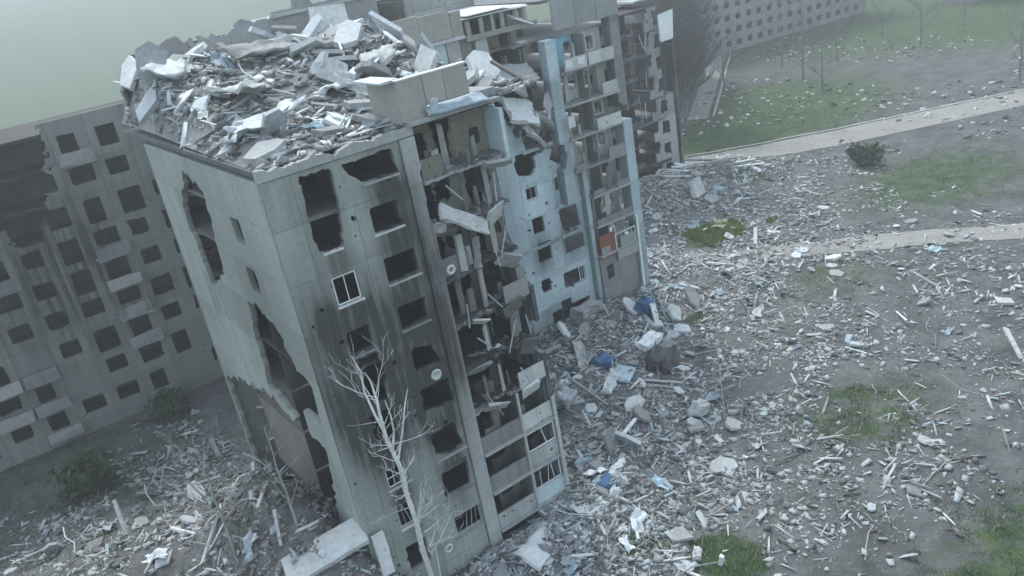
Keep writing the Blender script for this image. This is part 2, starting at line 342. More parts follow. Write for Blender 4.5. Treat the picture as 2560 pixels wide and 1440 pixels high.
opsA = [('p', ((-5.15, 25.55), (-3.65, 25.5), (-3.55, 23.9), (-3.75, 22.6), (-3.95, 21.7), (-5.15, 21.75), (-5.3, 22.6), (-5.25, 24.4)), 0.16),
        ('r', -5.0, -3.65, 18.85, 20.35, 0), ('r', -5.0, -3.75, 16.1, 17.4, 0.06),
        ('p', ((-4.95, 15.85), (-3.6, 15.75), (-3.55, 14.3), (-3.75, 13.0), (-4.9, 13.2)), 0.10),
        ('p', ((-5.0, 12.6), (-3.7, 12.5), (-3.75, 10.7), (-4.9, 10.5)), 0.10),
        ('r', -5.0, -3.75, 7.9, 9.1, 0.03), ('r', -4.95, -3.85, 5.2, 6.7, 0.03), ('r', -5.0, -3.7, 2.2, 3.9, 0.05),
        ('p', ((-3.0, 25.45), (-0.3, 25.5), (-0.2, 24.25), (-2.2, 24.3), (-2.75, 24.9)), 0.08),
        ('r', -2.2, -0.7, 21.7, 23.0, 0.03), ('r', -2.1, -0.3, 18.95, 20.3, 0.04), ('r', -2.0, -0.35, 16.3, 17.55, 0.05),
        ('p', ((-1.8, 14.9), (-0.6, 14.9), (-0.25, 13.6), (-1.85, 13.7)), 0.10), ('p', ((-1.85, 12.7), (-0.1, 12.5), (0.05, 11.0), (-1.95, 11.2)), 0.10),
        ('p', ((-1.9, 9.75), (-0.4, 9.85), (0.0, 8.1), (-0.9, 8.0), (-1.95, 8.4)), 0.09), ('p', ((-1.85, 7.2), (-0.05, 7.4), (-0.15, 5.5), (-1.95, 5.45)), 0.05),
        ('r', -1.8, 0.08, 2.65, 3.95, 0.02)]
for _ in range(26):
    cx, cz, r = random.uniform(-6.9, 0.0), random.uniform(3, 25.4), random.uniform(0.07, 0.2)
    opsA.append(('p', tuple((cx+r*random.uniform(0.6, 1.2)*math.cos(t*1.05), cz+r*random.uniform(0.6, 1.2)*math.sin(t*1.05)) for t in range(6)), 0.04))
zc = [-0.6]+[f-0.1 for f in FA[:9]]+[25.75]
wall(A, 'wall_panel', (0, 0, 0), (1, 0, 0), (0, 1, 0), [-7, -5.6, -2.95, 0.12], zc, opsA, 'grey_green_panel', 0.3, sootShadeA, cell=0.105, off=lambda i, j: random.uniform(-0.02, 0.02))
wall(A, 'pier_panel', (0, -0.16, 0), (1, 0, 0), (0, 1, 0), [0.14, 1.0], zc, [('p', ((0.9, 24.0), (1.2, 24.2), (1.2, 20), (0.85, 21.5)), 0.1)], 'pale_pier', 0.46, lambda x, z: sootShadeA(x, z)*0.95)
# end wall (X = -7), broken away low down, and rear wall
opsE = [('p', ((4.5, 17.5), (6.8, 18), (9, 16), (9.5, 12), (6, 11), (3.6, 12.6), (3, 15.5)), 0.35), ('p', ((1.4, 14.8), (2.8, 15.3), (3.2, 13), (1.8, 12.4)), 0.2),
        ('p', ((2.2, 10.5), (11, 11.2), (20, 9), (20, -2), (2.4, -2), (3.6, 5)), 0.5), ('r', 5.0, 6.4, 21.8, 23.2, 0.05), ('r', 5.0, 6.4, 19, 20.4, 0.05), ('p', ((10, 24), (13, 25), (16, 22), (15, 17), (11, 19)), 0.4)]
wall(A, 'end_wall_panel', (-7, 0, 0), (0, 1, 0), (1, 0, 0), [0.32, 4.2, 8.2, 12.4, 16.4, 20.4], zc, opsE, 'grey_green_panel', 0.3, lambda u, z: 0.35*gauss(u, z, 5, 18, 4, 5)+0.25*gauss(u, z, 12, 22, 4, 4), cell=0.22)
wall(A, 'end_wall_panel', (6.2, 0, 0), (0, 1, 0), (1, 0, 0), [-0.12, 4.2, 8.2, 12.4, 17.5], zc, [('p', ((-1, 22.6), (1.4, 23.2), (1.8, 19), (0.6, 15.8), (-1, 15.2)), 0.3), ('p', ((-1, 13.6), (0.7, 13.2), (0.6, 11.2), (-1, 11)), 0.2)], 'blue_panel', 0.26, lambda u, z: 0.0 if z > 22.9 else 0.5+0.3*gauss(u, z, 0, 13, 3, 5), cell=0.25)
wall(A, 'rear_wall_panel', (0, 20.4, 0), (1, 0, 0), (0, 1, 0), [-7, -3.6, -0.2, 3.2, 6.2], zc, [('r', -5.6+3.4*i, -4.2+3.4*i, f+0.9, f+2.3, 0.1) for i in range(4) for f in FA[:9]], 'grey_green_panel', 0.3, lambda u, z: 0.3, cell=0.3)
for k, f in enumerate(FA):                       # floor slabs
    part('floor_slab', -6.68 if k > 4 else -5.2, 6.15, 0.33, 20.3, f-0.2, f, 'charred_shade' if 2 < k < 7 else 'dark_concrete', A)
for k in range(9):
    f = FA[k]; ms = 'plaster'; z1 = f+FH-0.22
    for x, y0, y1 in ((-3.0, 0.34, 6.5), (0.5, 0.34, 6.5)):
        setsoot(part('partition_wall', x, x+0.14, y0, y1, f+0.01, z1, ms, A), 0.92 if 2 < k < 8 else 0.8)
    setsoot(part('partition_wall', -6.65, 6.1, 6.52, 6.66, f+0.01, z1, ms, A), 0.92 if 2 < k < 8 else 0.85)  # burn soot, raised so the shade of the rooms is in the colour
    if k < 5: part('partition_wall', -5.4, -5.22, 0.34, 19.5, f-0.2, f+FH-0.22, 'brown_plaster', A, 0.05)
    # loggia: back wall with door and window holes, side wall, slab, parapet
    burnt = 0.85 if 2 <= k <= 5 else (0.55 if k in (1, 6) else 0.35)
    rg = 0.22 if k >= 3 else 0.06
    if k == 8:
        wall(A, 'loggia_wall', (0, 1.3, 0), (1, 0, 0), (0, 1, 0), [1.05, 3.8, 6.15], [f, z1], [('r', 5.0, 5.65, f+0.5, f+1.4, 0.03), ('p', ((1.5, f), (2.3, f), (2.3, f+2.0), (1.5, f+2)), 0.1), ('p', ((2.9, f+0.4), (3.7, f+0.2), (3.9, f+3), (2.7, f+3)), 0.2)], 'olive_plaster', 0.16, lambda u, z: 0.1 if u > 4 else 0.35)
    elif k not in (4,):
        wall(A, 'loggia_wall', (0, 1.3, 0), (1, 0, 0), (0, 1, 0), [1.05, 3.8, 6.15], [f, z1], [('r', 1.45+0.1*(k % 3), 2.2, f, f+2.05, rg), ('r', 2.3, 3.3, f+0.85, f+2.1, rg), ('r', 4.2, 4.95+0.2*(k % 2), f+0.0, f+2.1, rg), ('r', 5.1, 5.8, f+0.8, f+2.1, rg)]+([('p', ((4.6, f), (6.4, f), (6.4, f+2.8), (5.0, f+2.6)), 0.4)] if k in (3, 5) else []), 'plaster', 0.16, lambda u, z, b=burnt: b)
    wall(A, 'loggia_divider', (3.82, 0, 0), (0, 1, 0), (1, 0, 0), [-0.1, 1.29], [f, z1], [] if k < 3 else [('p', ((-0.4, f+0.5*(k % 3)), (1.2, f+0.2), (1.0, f+3), (-0.4, f+3)), 0.35)], 'plaster', 0.14, lambda u, z, b=burnt: b*0.8)
def loggia(x0, x1, k, m, panels, gone=(), soot=0.0, slab=True, F=FA, y=-0.12, parent=A, h=0.95, holes=True):
    f = F[k]
    if slab:
        wall(parent, 'balcony_slab', (0, y, f-0.2), (1, 0, 0), (0, 0, 1), [x0, x1], [0, 0.19], [], 'concrete', 0.01)
        wl = bpy.data.objects[-1] if False else None
    n = panels; wd = (x1-x0)/n
    for i in range(n):
        if i in gone: continue
        a, b = x0+i*wd, x0+(i+1)*wd; hs = []
        if holes:
            for _ in range(random.choice((0, 1, 1, 2))):
                cx, cz, r = random.uniform(a+0.2, b-0.2), f+random.uniform(0.25, 0.75), random.uniform(0.05, 0.13)
                hs.append(('p', ((cx-r, cz-r*0.6), (cx+r*0.4, cz-r), (cx+r, cz+r*0.3), (cx-r*0.3, cz+r)), 0.02))
        for o in wall(parent, 'parapet_panel', (0, y, 0), (1, 0, 0), (0, 1, 0), [a, b], [f-0.12, f+h], hs, m, 0.09, lambda u, z: soot, cell=0.1):
            o.rotation_euler = (0, 0, 0)
for k in range(9):
    f = FA[k]
    if k < 3: part('balcony_slab', 1.02, 6.18, -0.28, 1.28, f-0.3, f-0.13, 'concrete', A)
    else:
        hole = {3: (1.9, 3.7), 4: (2.6, 4.6), 5: (3.6, 5.4), 6: (3.4, 6.6), 7: (4.2, 6.6), 8: (9, 9)}[k]
        wall(A, 'balcony_slab', (0, 0, f-0.13), (1, 0, 0), (0, 0, -1), [1.02, 6.16], [-0.25, 1.28], [('p', ((hole[0], -0.6), (hole[1], -0.6), (hole[1]-0.2, 1.1), (hole[0]+0.3, 0.9)), 0.35), ('p', ((0, -0.6), (7, -0.6), (7, -0.1), (4, 0.05), (2, -0.1), (0, 0.02)), 0.3)], 'concrete' if k in (3, 8) else 'dark_concrete', 0.17, vd=(0, 1, 0), cell=0.1)
for k, x, y, sx, sz, rx, ry in ((4, 2.0, 0.1, 1.5, 0.9, 0.9, 0.25), (5, 4.8, -0.05, 1.3, 1.1, 0.6, -0.35), (5, 2.6, 0.1, 1.0, 0.8, 1.0, 0.3), (6, 5.2, 0.0, 1.6, 0.9, 0.7, 0.5), (7, 4.9, 0.1, 1.2, 1.2, 0.5, -0.3), (7, 1.9, 0.2, 1.0, 0.6, 0.8, 0.2), (3, 2.6, 0.0, 1.3, 0.9, 0.75, 0.2), (4, 5.4, -0.1, 0.9, 1.1, 0.3, 0.25), (8, 5.4, -0.1, 1.4, 0.7, 0.9, 0.1), (3, 5.0, -0.1, 1.2, 0.9, 0.5, -0.25)):
    z = FA[k]-0.45; part('hanging_slab', x-sx/2, x+sx/2, y-0.06, y+0.07, z-sz/2, z+sz/2, random.choice(('concrete', 'light_concrete', 'dark_concrete')), A, 0.08, Matrix.Translation((x, y, z)) @ Euler((rx, ry, random.uniform(-0.3, 0.3))).to_matrix().to_4x4() @ Matrix.Translation((-x, -y, -z)))
loggia(1.04, 3.85, 0, 'pale_pier', 2, slab=False); loggia(1.04, 3.85, 1, 'grey_panel', 1, slab=False, soot=0.45); loggia(1.04, 3.85, 2, 'grey_panel', 1, slab=False, soot=0.3)
loggia(3.95, 6.2, 0, 'pale_sheet_panel' if 'pale_sheet_panel' in MATS else 'blue_panel', 1, slab=False, holes=False); loggia(3.95, 6.2, 1, 'pale_pier', 2, slab=False); loggia(3.95, 6.2, 2, 'pale_plaster', 2, slab=False)
loggia(4.3, 6.2, 3, 'pale_plaster', 2, slab=False, soot=0.06); loggia(1.1, 2.4, 8, 'olive_plaster', 1, slab=False, soot=0.3, y=0.1)
loggia(1.04, 2.9, 6, 'grey_panel', 1, slab=False, soot=0.4, y=0.3); loggia(4.4, 6.1, 5, 'pale_pier', 1, slab=False, soot=0.3)
for k in range(2, 9):
    f = FA[k]
    for _ in range(5):
        x = random.uniform(1.4, 5.9); y = random.uniform(0.1, 1.15); h = random.uniform(0.5, 2.3); w2 = random.uniform(0.12, 0.4)
        setsoot(part('wall_stub', x, x+w2, y, y+0.12, f-0.12, f+h, random.choice(('pale_plaster', 'plaster', 'pale_plaster', 'olive_plaster')), A, 0.09), random.uniform(0.1, 0.55))
for k, x in ((3, 4.6), (4, 4.9), (4, 2.2), (5, 3.4), (5, 2.0), (6, 4.4), (6, 5.4), (7, 2.2), (7, 5.2), (3, 2.0), (4, 5.6)):
    z = FA[k]+random.uniform(0.6, 2.4); MB().bar((x, -0.05, z), (x+random.uniform(-1, 1), -0.25, z-random.uniform(0.6, 1.8)), 0.045, k=4).build('hanging_bar', 'metal', A)
# glazing frames of the lower loggias
def glazing(parent, x0, x1, z0, z1, y, n, name='window_frame', r=0.04, lean=0.0, m='white_paint', drop=()):
    fr = MB(); fr.box(x0, x1, y, y+0.06, z0, z0+2*r).box(x0, x1, y, y+0.06, z1-2*r, z1).box(x0, x0+2*r, y, y+0.06, z0+2*r, z1-2*r).box(x1-2*r, x1, y, y+0.06, z0+2*r, z1-2*r)
    o = fr.build(name, m, parent)
    for i in range(1, n):
        if i in drop: continue
        x = x0+(x1-x0)*i/n; MB().bar((x, y+0.03, z0+r), (x+lean*random.uniform(-1, 1), y+0.03+abs(lean)*random.uniform(0, 0.5), z1-r), r*0.8, k=4).build('mullion', m, o)
    return o
glazing(A, 4.0, 6.1, FA[0]+1.0, FA[0]+2.35, -0.1, 4, lean=0.25)
glazing(A, 4.0, 6.15, FA[1]+1.0, FA[1]+2.3, -0.1, 3, lean=0.4, drop=(1,))
part('corner_post', 6.2, 6.42, -0.3, -0.13, 0.2, 8.2, 'pale_pier', A, 0.03); 
part('corner_post', 3.84, 3.98, -0.24, -0.1, 0.6, 9.6, 'pale_pier', A)
part('base_slab', 3.9, 6.7, -0.75, -0.13, 0.75, 1.1, 'blue_panel', A, 0.06)
# window frames of the plain facade
w6 = glazing(A, -4.98, -3.68, 18.87, 20.33, 0.06, 2, r=0.035); part('window_sill', -5.05, -3.6, -0.14, 0.05, 18.76, 18.85, 'white_paint', A)
glazing(A, -4.98, -3.78, 7.93, 9.08, 0.06, 3, r=0.03, lean=0.2); MB().bar((-4.97, 0.09, 8.5), (-3.8, 0.09, 8.52), 0.03, k=4).build('transom', 'white_paint', A)
glazing(A, -4.93, -3.87, 5.22, 6.68, 0.06, 3, r=0.03, lean=0.35, m='metal'); glazing(A, -1.75, 0.03, 2.68, 3.93, 0.06, 5, r=0.03, lean=0.3, m='metal', drop=(1,))
for x0, x1, z, m in ((-2.25, -0.2, 24.2, 'concrete'), (-2.3, -0.55, 21.62, 'light_concrete'), (-2.2, -0.2, 18.86, 'light_concrete'), (-2.1, -0.3, 16.2, 'concrete'), (-2.05, 0.0, 5.38, 'concrete'), (-2.0, 0.1, 8.0, 'concrete'), (-1.9, 0.12, 2.58, 'concrete'), (-5.1, -3.6, 7.82, 'light_concrete'), (-5.0, -3.8, 5.12, 'light_concrete'), (-5.05, -4.0, 21.64, 'light_concrete'), (-5.0, -3.7, 16.0, 'metal')):
    part('window_sill', x0, x1, -0.14, 0.12, z-0.05, z+0.03, m, A, 0.015)
# cornice, roof, attic box
wall(A, 'cornice_panel', (0, -0.1, 0), (1, 0, 0), (0, 1, 0), [-7.1, -5.1, -3.4, -1.6, 1.02], [25.78, 26.4], [('p', ((-7.2, 26.3), (-5, 26.15), (-4.4, 26.35), (-3.2, 26.05), (-2.2, 26.3), (-1.2, 26.1), (1.1, 26.3), (1.1, 28), (-7.2, 28)), 0.18)], 'pale_pier', 0.4, lambda x, z: 0.12, cell=0.12)
part('roof_slab', -7.05, 1.3, 0.33, 24.5, 26.0, 26.25, 'roofing', A); part('roof_slab', 1.33, 6.4, 0.6, 24.5, 26.0, 26.25, 'roofing', A)
for x0, x1, c in ((0.72, 2.12, 26.45), (2.16, 3.32, 26.95), (3.36, 4.72, 26.95)):
    setsoot(part('attic_panel', x0, x1, 0.0, 0.2, c, 28.4, 'tan_panel', A, 0.015), 0.08)
for y0, y1 in ((0.22, 1.6), (1.63, 3.2)): setsoot(part('attic_panel', 0.72, 0.9, y0, y1, 26.3, 28.35, 'tan_panel', A), 0.15)
part('attic_lid', 0.66, 4.8, -0.05, 0.3, 28.41, 28.5, 'white_paint', A, 0.02); part('attic_lid', 0.0, 1.0, 0.34, 3.1, 28.4, 28.52, 'pale_sheet', A, 0.03)
part('ledge_slab', 0.8, 6.3, -0.35, 0.58, 26.2, 26.42, 'concrete', A, 0.05)
part('broken_slab', 5.0, 6.5, 0.3, 3.0, 26.5, 26.75, 'concrete', A, 0.1, Matrix.Translation((0, 0, 0)))

# ------------------------------------------------------------------ block B: set-back blue section (facade plane Y = 18)
FB = [1.0+FH*k for k in range(11)]
def sootB(x, z):
    return min(0.9, 0.95*gauss(x, z, 20.3, 8.6, 1.0, 1.6)+0.9*gauss(x, z, 23.6, 9.2, 1.2, 1.9)+0.08+0.35*gauss(x, z, 17.5, 13, 1.3, 6)-0.15*gauss(x, z, 21, 13, 3, 3)+0.3*gauss(x, z, 20, 3, 4, 1.2))
B = thing('apartment_block', 'set-back block with pale blue panels, burned windows and a full-height column of balconies', 'ruined building')
opsB = [('r', 19.65, 20.85, 13.4, 14.55, 0.02), ('r', 22.75, 24.65, 13.4, 14.75, 0.05), ('r', 19.8, 21.0, 10.4, 11.8, 0.02), ('p', ((22.7, 11.7), (24.7, 11.6), (24.85, 9.7), (22.9, 9.65)), 0.08),
        ('r', 19.9, 21.3, 7.8, 9.5, 0.08), ('r', 22.8, 25.0, 7.6, 8.95, 0.08), ('r', 22.15, 24.6, 4.5, 5.95, 0.02), ('r', 19.7, 20.7, 5.0, 6.2, 0.05), ('r', 20.3, 24.7, 1.6, 2.9, 0.08),
        ('p', ((18.9, 16.9), (19.7, 17.3), (21.0, 17.2), (21.1, 16.0), (20.4, 15.4), (19.2, 15.7)), 0.15), ('p', ((22.7, 16.2), (23.4, 15.5), (24.2, 15.6), (24.6, 17.5), (23.2, 17.6)), 0.15),
        ('p', ((20.5, 17.0), (20.3, 18.2), (20.9, 19.2), (26, 20), (26, 17.1)), 0.2), ('p', ((15.0, 21.5), (17.2, 20.9), (19.4, 20.2), (19.6, 18.9), (20.8, 18.5), (27, 19), (27, 40), (10, 40), (10, 22)), 0.45)]
for _ in range(20):
    cx, cz, r = random.uniform(17.4, 25.2), random.uniform(3, 17), random.uniform(0.08, 0.22)
    opsB.append(('p', tuple((cx+r*random.uniform(0.6, 1.2)*math.cos(t*1.05), cz+r*random.uniform(0.6, 1.2)*math.sin(t*1.05)) for t in range(6)), 0.04))
zB = [-1.0]+[f for f in FB[1:7]]+[20.1, 22.9]
wall(B, 'wall_panel', (0, 18, 0), (1, 0, 0), (0, 1, 0), [17.2, 19.2, 21.45, 23.0-0.4, 25.35], zB, opsB, 'blue_panel', 0.3, sootB, cell=0.12, off=lambda i, j: random.uniform(-0.03, 0.03))
wall(B, 'wall_panel', (0, 18, 0), (1, 0, 0), (0, 1, 0), [10.2, 12.4, 14.8, 17.15], [-1]+FB[1:8], opsB+[('r', 12.8, 14.2, f+0.9, f+2.3, 0.1) for f in FB[:8]], 'grey_panel', 0.3, lambda x, z: 0.4, cell=0.25)
for f in FB[1:7]:                                 # projecting floor bands
    for a, b in ((17.6, 19.9), (19.95, 22.5), (22.55, 25.3)):
        if random.random() < 0.85: setsoot(part('floor_band', a, b, 17.86, 17.99, f-0.14, f+0.16, 'blue_panel', B, 0.03), 0.12 if f < 8 or f > 11 else 0.5)
for k, f in enumerate(FB[:10]):
    if k < 6: part('floor_slab', 10.3, 25.3, 18.32, 29.5, f-0.2, f, 'concrete', B)
    else: wall(B, 'floor_slab', (0, 0, f), (1, 0, 0), (0, 0, -1), [10.3, 15.3, 20.3, 25.3], [18.1, 29.5], [('p', ((9, 17), (26, 17), (26, 18.4), (23, 19.3), (21, 18.5), (18+k*0.4, 20.2), (16, 18.8), (9, 18.5)), 0.7)], 'concrete', 0.2, vd=(0, 1, 0), cell=0.25)
    part('floor_slab', 25.33, 31.2, 18.2, 29.5, f-0.2, f, 'concrete', B)
    z1 = f+FH-0.22
    for x in (12.6, 15.6, 18.6, 21.7): setsoot(part('partition_wall', x, x+0.14, 18.5 if k < 6 else random.uniform(18.4, 20.5), 23.5, f+0.01, z1-(0 if k < 6 else random.uniform(0, 0.6)), 'plaster', B), 0.35 if k > 5 else 0.75)
    wall(B, 'partition_wall', (0, 22.6 if k > 5 else 23.6, 0), (1, 0, 0), (0, 1, 0), [10.4, 15.5, 20.5, 25.3], [f, z1], [('r', 11.2, 12.1, f, f+2, 0.05), ('r', 16.4, 17.3, f, f+2, 0.05), ('r', 22.2, 23.2, f, f+2, 0.05)], 'plaster', 0.15, lambda u, z: 0.62, cell=0.25); setsoot(part('rear_wall_panel', 10.3, 31.2, 29.55, 29.8, f-0.2, z1, 'grey_panel', B), 0.5)
# top storey and attic wall
def topw(x0, x1, z0, z1, m, s=0.06, y=18.0, j=0.02, name='attic_panel'): return setsoot(part(name, x0, x1, y, y+0.24, z0, z1, m, B, j), s)
topw(10.3, 12.9, 27.7, 29.6, 'tan_panel'); topw(12.95, 15.6, 27.55, 29.45, 'tan_panel'); topw(15.65, 16.6, 27.45, 29.3, 'tan_panel', 0.2)
topw(13.0, 14.9, 25.7, 27.4, 'blue_panel', 0.0, 18.15, 0.03, 'wall_panel'); topw(14.95, 16.1, 25.7, 27.35, 'pale_pier', 0, 18.1, 0.03, 'wall_panel'); topw(16.3, 17.3, 25.5, 27.3, 'tan_panel', 0.3, 18.4, 0.03, 'wall_panel'); topw(17.5, 18.6, 24.9, 27.2, 'pale_pier', 0, 18.1, 0.03, 'wall_panel')
part('floor_band', 10.3, 16.6, 17.85, 18.0, 27.3, 27.5, 'light_concrete', B, 0.04); part('floor_band', 16.7, 23.4, 17.8, 18.05, 26.95, 27.3, 'tan_panel', B, 0.06)
for a in (17.0, 18.2, 19.3, 20.2, 21.6, 22.4): part('upright', a, a+0.28, 18.1, 18.35, 27.3, 28.4, 'tan_panel', B, 0.06)
part('roof_slab', 16.4, 22.6, 17.9, 26, 28.45, 28.65, 'light_concrete', B, 0.12); part('roof_slab', 10.3, 16.3, 18.3, 29.5, 27.42, 27.6, 'roofing', B, 0.05)
part('roof_slab', 24.2, 31.3, 18.3, 29.5, 28.3, 28.52, 'roofing', B, 0.05)
for x0, x1 in ((24.3, 26.5), (26.55, 28.8), (28.85, 31.2)): topw(x0, x1, 26.2, 28.55, 'grey_panel', 0.05, 17.0)
part('roof_sheet', 16.9, 21.2, 17.6, 19.8, 28.72, 28.8, 'white_paint', B, 0.08); part('roof_sheet', 21.0, 22.9, 17.5, 18.6, 27.5, 27.58, 'white_paint', B, 0.1, Matrix.Translation((22, 18, 27.5)) @ Euler((0.3, 0.35, 0.2)).to_matrix().to_4x4() @ Matrix.Translation((-22, -18, -27.5)))
# balcony column X 24.2 .. 30.3, front at Y = 17
wall(B, 'pier_panel', (0, 17, 0), (1, 0, 0), (0, 1, 0), [23.1, 24.2], [12.1]+FB[5:10], [('p', ((22.9, 17.5), (23.7, 17.2), (23.5, 15.2), (22.9, 15)), 0.2)], 'blue_panel', 0.9, lambda x, z: 0.0 if z > 22.9 else 0.35)
wall(B, 'pier_panel', (0, 17.4, 0), (1, 0, 0), (0, 1, 0), [25.36, 25.8], [-1]+FB[1:6], [], 'blue_panel', 0.8, lambda x, z: 0.25)
wall(B, 'pier_panel', (0, 17, 0), (1, 0, 0), (0, 1, 0), [30.25, 31.3], [-1]+FB[1:6]+[FB[6]], [('p', ((30, 8), (30.6, 8.3), (30.5, 6.2), (30, 6)), 0.2)], 'blue_panel', 1.2, lambda x, z: 0.15 if z > 8 else 0.4)
wall(B, 'pier_panel', (0, 17.2, 0), (1, 0, 0), (0, 1, 0), [30.25, 31.3], FB[6:10]+[28.4], [('p', ((30, 19), (31, 18.6), (31.5, 17), (30, 16.9)), 0.3)], 'grey_panel', 1.0, lambda x, z: 0.3)
for k in range(9):
    f = FB[k]; z1 = f+FH-0.22
    interior = 'blue_plaster' if k == 8 else ('olive_plaster' if k == 6 else 'pale_plaster'); s = 0.0 if k >= 7 else (0.1 if k in (5, 6) else 0.3)
    if k == 0:
        wall(B, 'wall_panel', (0, 17.2, 0), (1, 0, 0), (0, 1, 0), [25.8, 28.0, 30.25], [-1, 3.4, 6.1], [('r', 26.5, 27.3, 3.9, 5.2, 0.1)], 'grey_panel', 0.3, lambda x, z: 0.25); continue
    if k == 1: continue
    xl = 24.22 if k > 4 else 25.8
    wall(B, 'loggia_wall', (0, 18.5, 0), (1, 0, 0), (0, 1, 0), [xl, 27.1], [f, z1], [('r', 25.0, 25.75, f, f+2.05, 0.08), ('r', 26.0, 26.9, f+0.8, f+2.05, 0.05)] if k < 8 else [('r', 26.2, 26.9, f, f+2, 0.1)], interior, 0.16, lambda u, z, q=s: q)
    wall(B, 'loggia_wall', (0, 18.5, 0), (1, 0, 0), (0, 1, 0), [27.25, 30.2], [f, z1], [('r', 27.6, 28.3, f, f+2.05, 0.08), ('r', 28.5, 29.3, f+0.8, f+2.05, 0.05)], 'pale_plaster' if k != 6 else 'olive_plaster', 0.16, lambda u, z, q=s: q)
    wall(B, 'loggia_divider', (27.12, 0, 0), (0, 1, 0), (1, 0, 0), [17.1, 18.48], [f, z1], [('p', ((16.9, f+1.0), (17.7, f+0.8), (17.5, f+3), (16.9, f+3)), 0.2)] if k % 2 else [], 'plaster', 0.12, lambda u, z, q=s: q)
    part('balcony_slab', xl+0.02, 30.22, 16.85, 18.48, f-0.17, f+0.01, 'concrete', B, 0.05)
def par(x0, x1, k, m, n, gone=(), s=0.0, h=0.95): loggia(x0, x1, k, m, n, gone, s, False, FB, 16.9, B, h)
par(24.7, 27.1, 8, 'pale_plaster', 2); par(27.3, 30.1, 8, 'pale_plaster', 2); par(28.4, 30.1, 7, 'pale_plaster', 2, s=0.05); par(27.35, 30.1, 6, 'pale_plaster', 2); par(28.2, 30.1, 5, 'grey_panel', 1, s=0.2)
par(24.4, 25.8, 5, 'grey_panel', 1, s=0.3, h=0.5); par(25.9, 30.1, 4, 'grey_panel', 3, gone=(1,), s=0.3, h=0.5); par(25.9, 30.1, 3, 'grey_panel', 3, s=0.45, h=0.6); par(28.2, 30.1, 2, 'grey_panel', 1, s=0.2); par(25.9, 28.0, 2, 'grey_panel', 2, gone=(1,), s=0.1, h=0.7)
part('ornament_ring', 24.8, 25.5, 16.84, 16.89, 23.15, 23.7, 'white_paint', B); part('ornament_ring', 26.1, 26.8, 16.84, 16.89, 23.15, 23.7, 'white_paint', B)
part('rusty_panel', 25.9, 27.6, 16.95, 17.05, 6.1, 8.25, 'rust', B, 0.05)
glazing(B, 27.7, 30.2, 6.3, 7.9, 16.95, 4, lean=0.5); setsoot(part('parapet_panel', 27.7, 30.2, 16.9, 17.0, 5.4, 6.25, 'pale_pier', B, 0.03), 0.1)
part('corner_post', 30.26, 30.42, 16.75, 16.9, 0.0, 8.8, 'white_paint', B, 0.03)
for k in (8, 6, 5): glazing(B, 28.5, 29.5, FB[k]+0.85, FB[k]+2.05, 18.45, 2, r=0.03)
glazing(B, 24.0, 24.62, 4.55, 5.9, 18.1, 2, r=0.03); glazing(B, 23.2, 24.6, 13.45, 14.7, 18.1, 2, r=0.03); glazing(B, 19.7, 20.8, 13.45, 14.5, 18.1, 2, r=0.03)
part('white_box', 24.05, 24.75, 16.6, 16.95, 18.5, 19.4, 'white_paint', B)

# ------------------------------------------------------------------ block E: upper storeys behind the roof rubble
E = thing('apartment_block', 'upper storeys of the rear block rising behind the rubble-covered roof, row of dark window holes', 'ruined building')
wall(E, 'wall_panel', (0, 25.5, 0), (1, 0, 0), (0, 1, 0), [-4, -1, 2, 5, 8, 11, 14, 17, 20, 23], [26.2, 29.2, 31.2, 34.2, 37.0], [('r', 5.6+3*i, 7.2+3*i, 31.5, 33.4, 0.05) for i in range(-3, 6)]+[('r', 5.6+3*i, 7.4+3*i, 28.6, 30.9, 0.25) for i in (1, 3)]+[('p', ((-5, 30.2), (-2, 31.0), (0.5, 30.4), (3, 31.4), (5.0, 31.3), (6.0, 33.6), (8.5, 34.2), (11, 31.6), (13.5, 32.2), (15, 30.4), (17.5, 31.5), (20, 29.6), (24, 30.8), (24, 40), (-5, 40)), 0.7), ('p', ((8.2, 29.8), (10.4, 30.3), (11.2, 28.6), (9.6, 27.6), (8.0, 28.4)), 0.4)], 'grey_panel', 0.3, lambda x, z: 0.12, cell=0.25)
part('floor_band', 5.2, 13.5, 25.2, 25.5, 31.1, 31.3, 'light_concrete', E, 0.05)
wall(E, 'floor_slab', (0, 0, 31.0), (1, 0, 0), (0, 0, -1), [5, 8, 14], [25.82, 31], [('p', ((9, 25), (15, 25), (15, 31), (11, 29.5)), 0.7)], 'concrete', 0.2, vd=(0, 1, 0), cell=0.25)
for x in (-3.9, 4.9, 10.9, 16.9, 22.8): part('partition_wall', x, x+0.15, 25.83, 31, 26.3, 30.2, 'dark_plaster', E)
part('partition_wall', -3.9, 22.9, 31.02, 31.2, 26.3, 30.4, 'dark_plaster', E); 

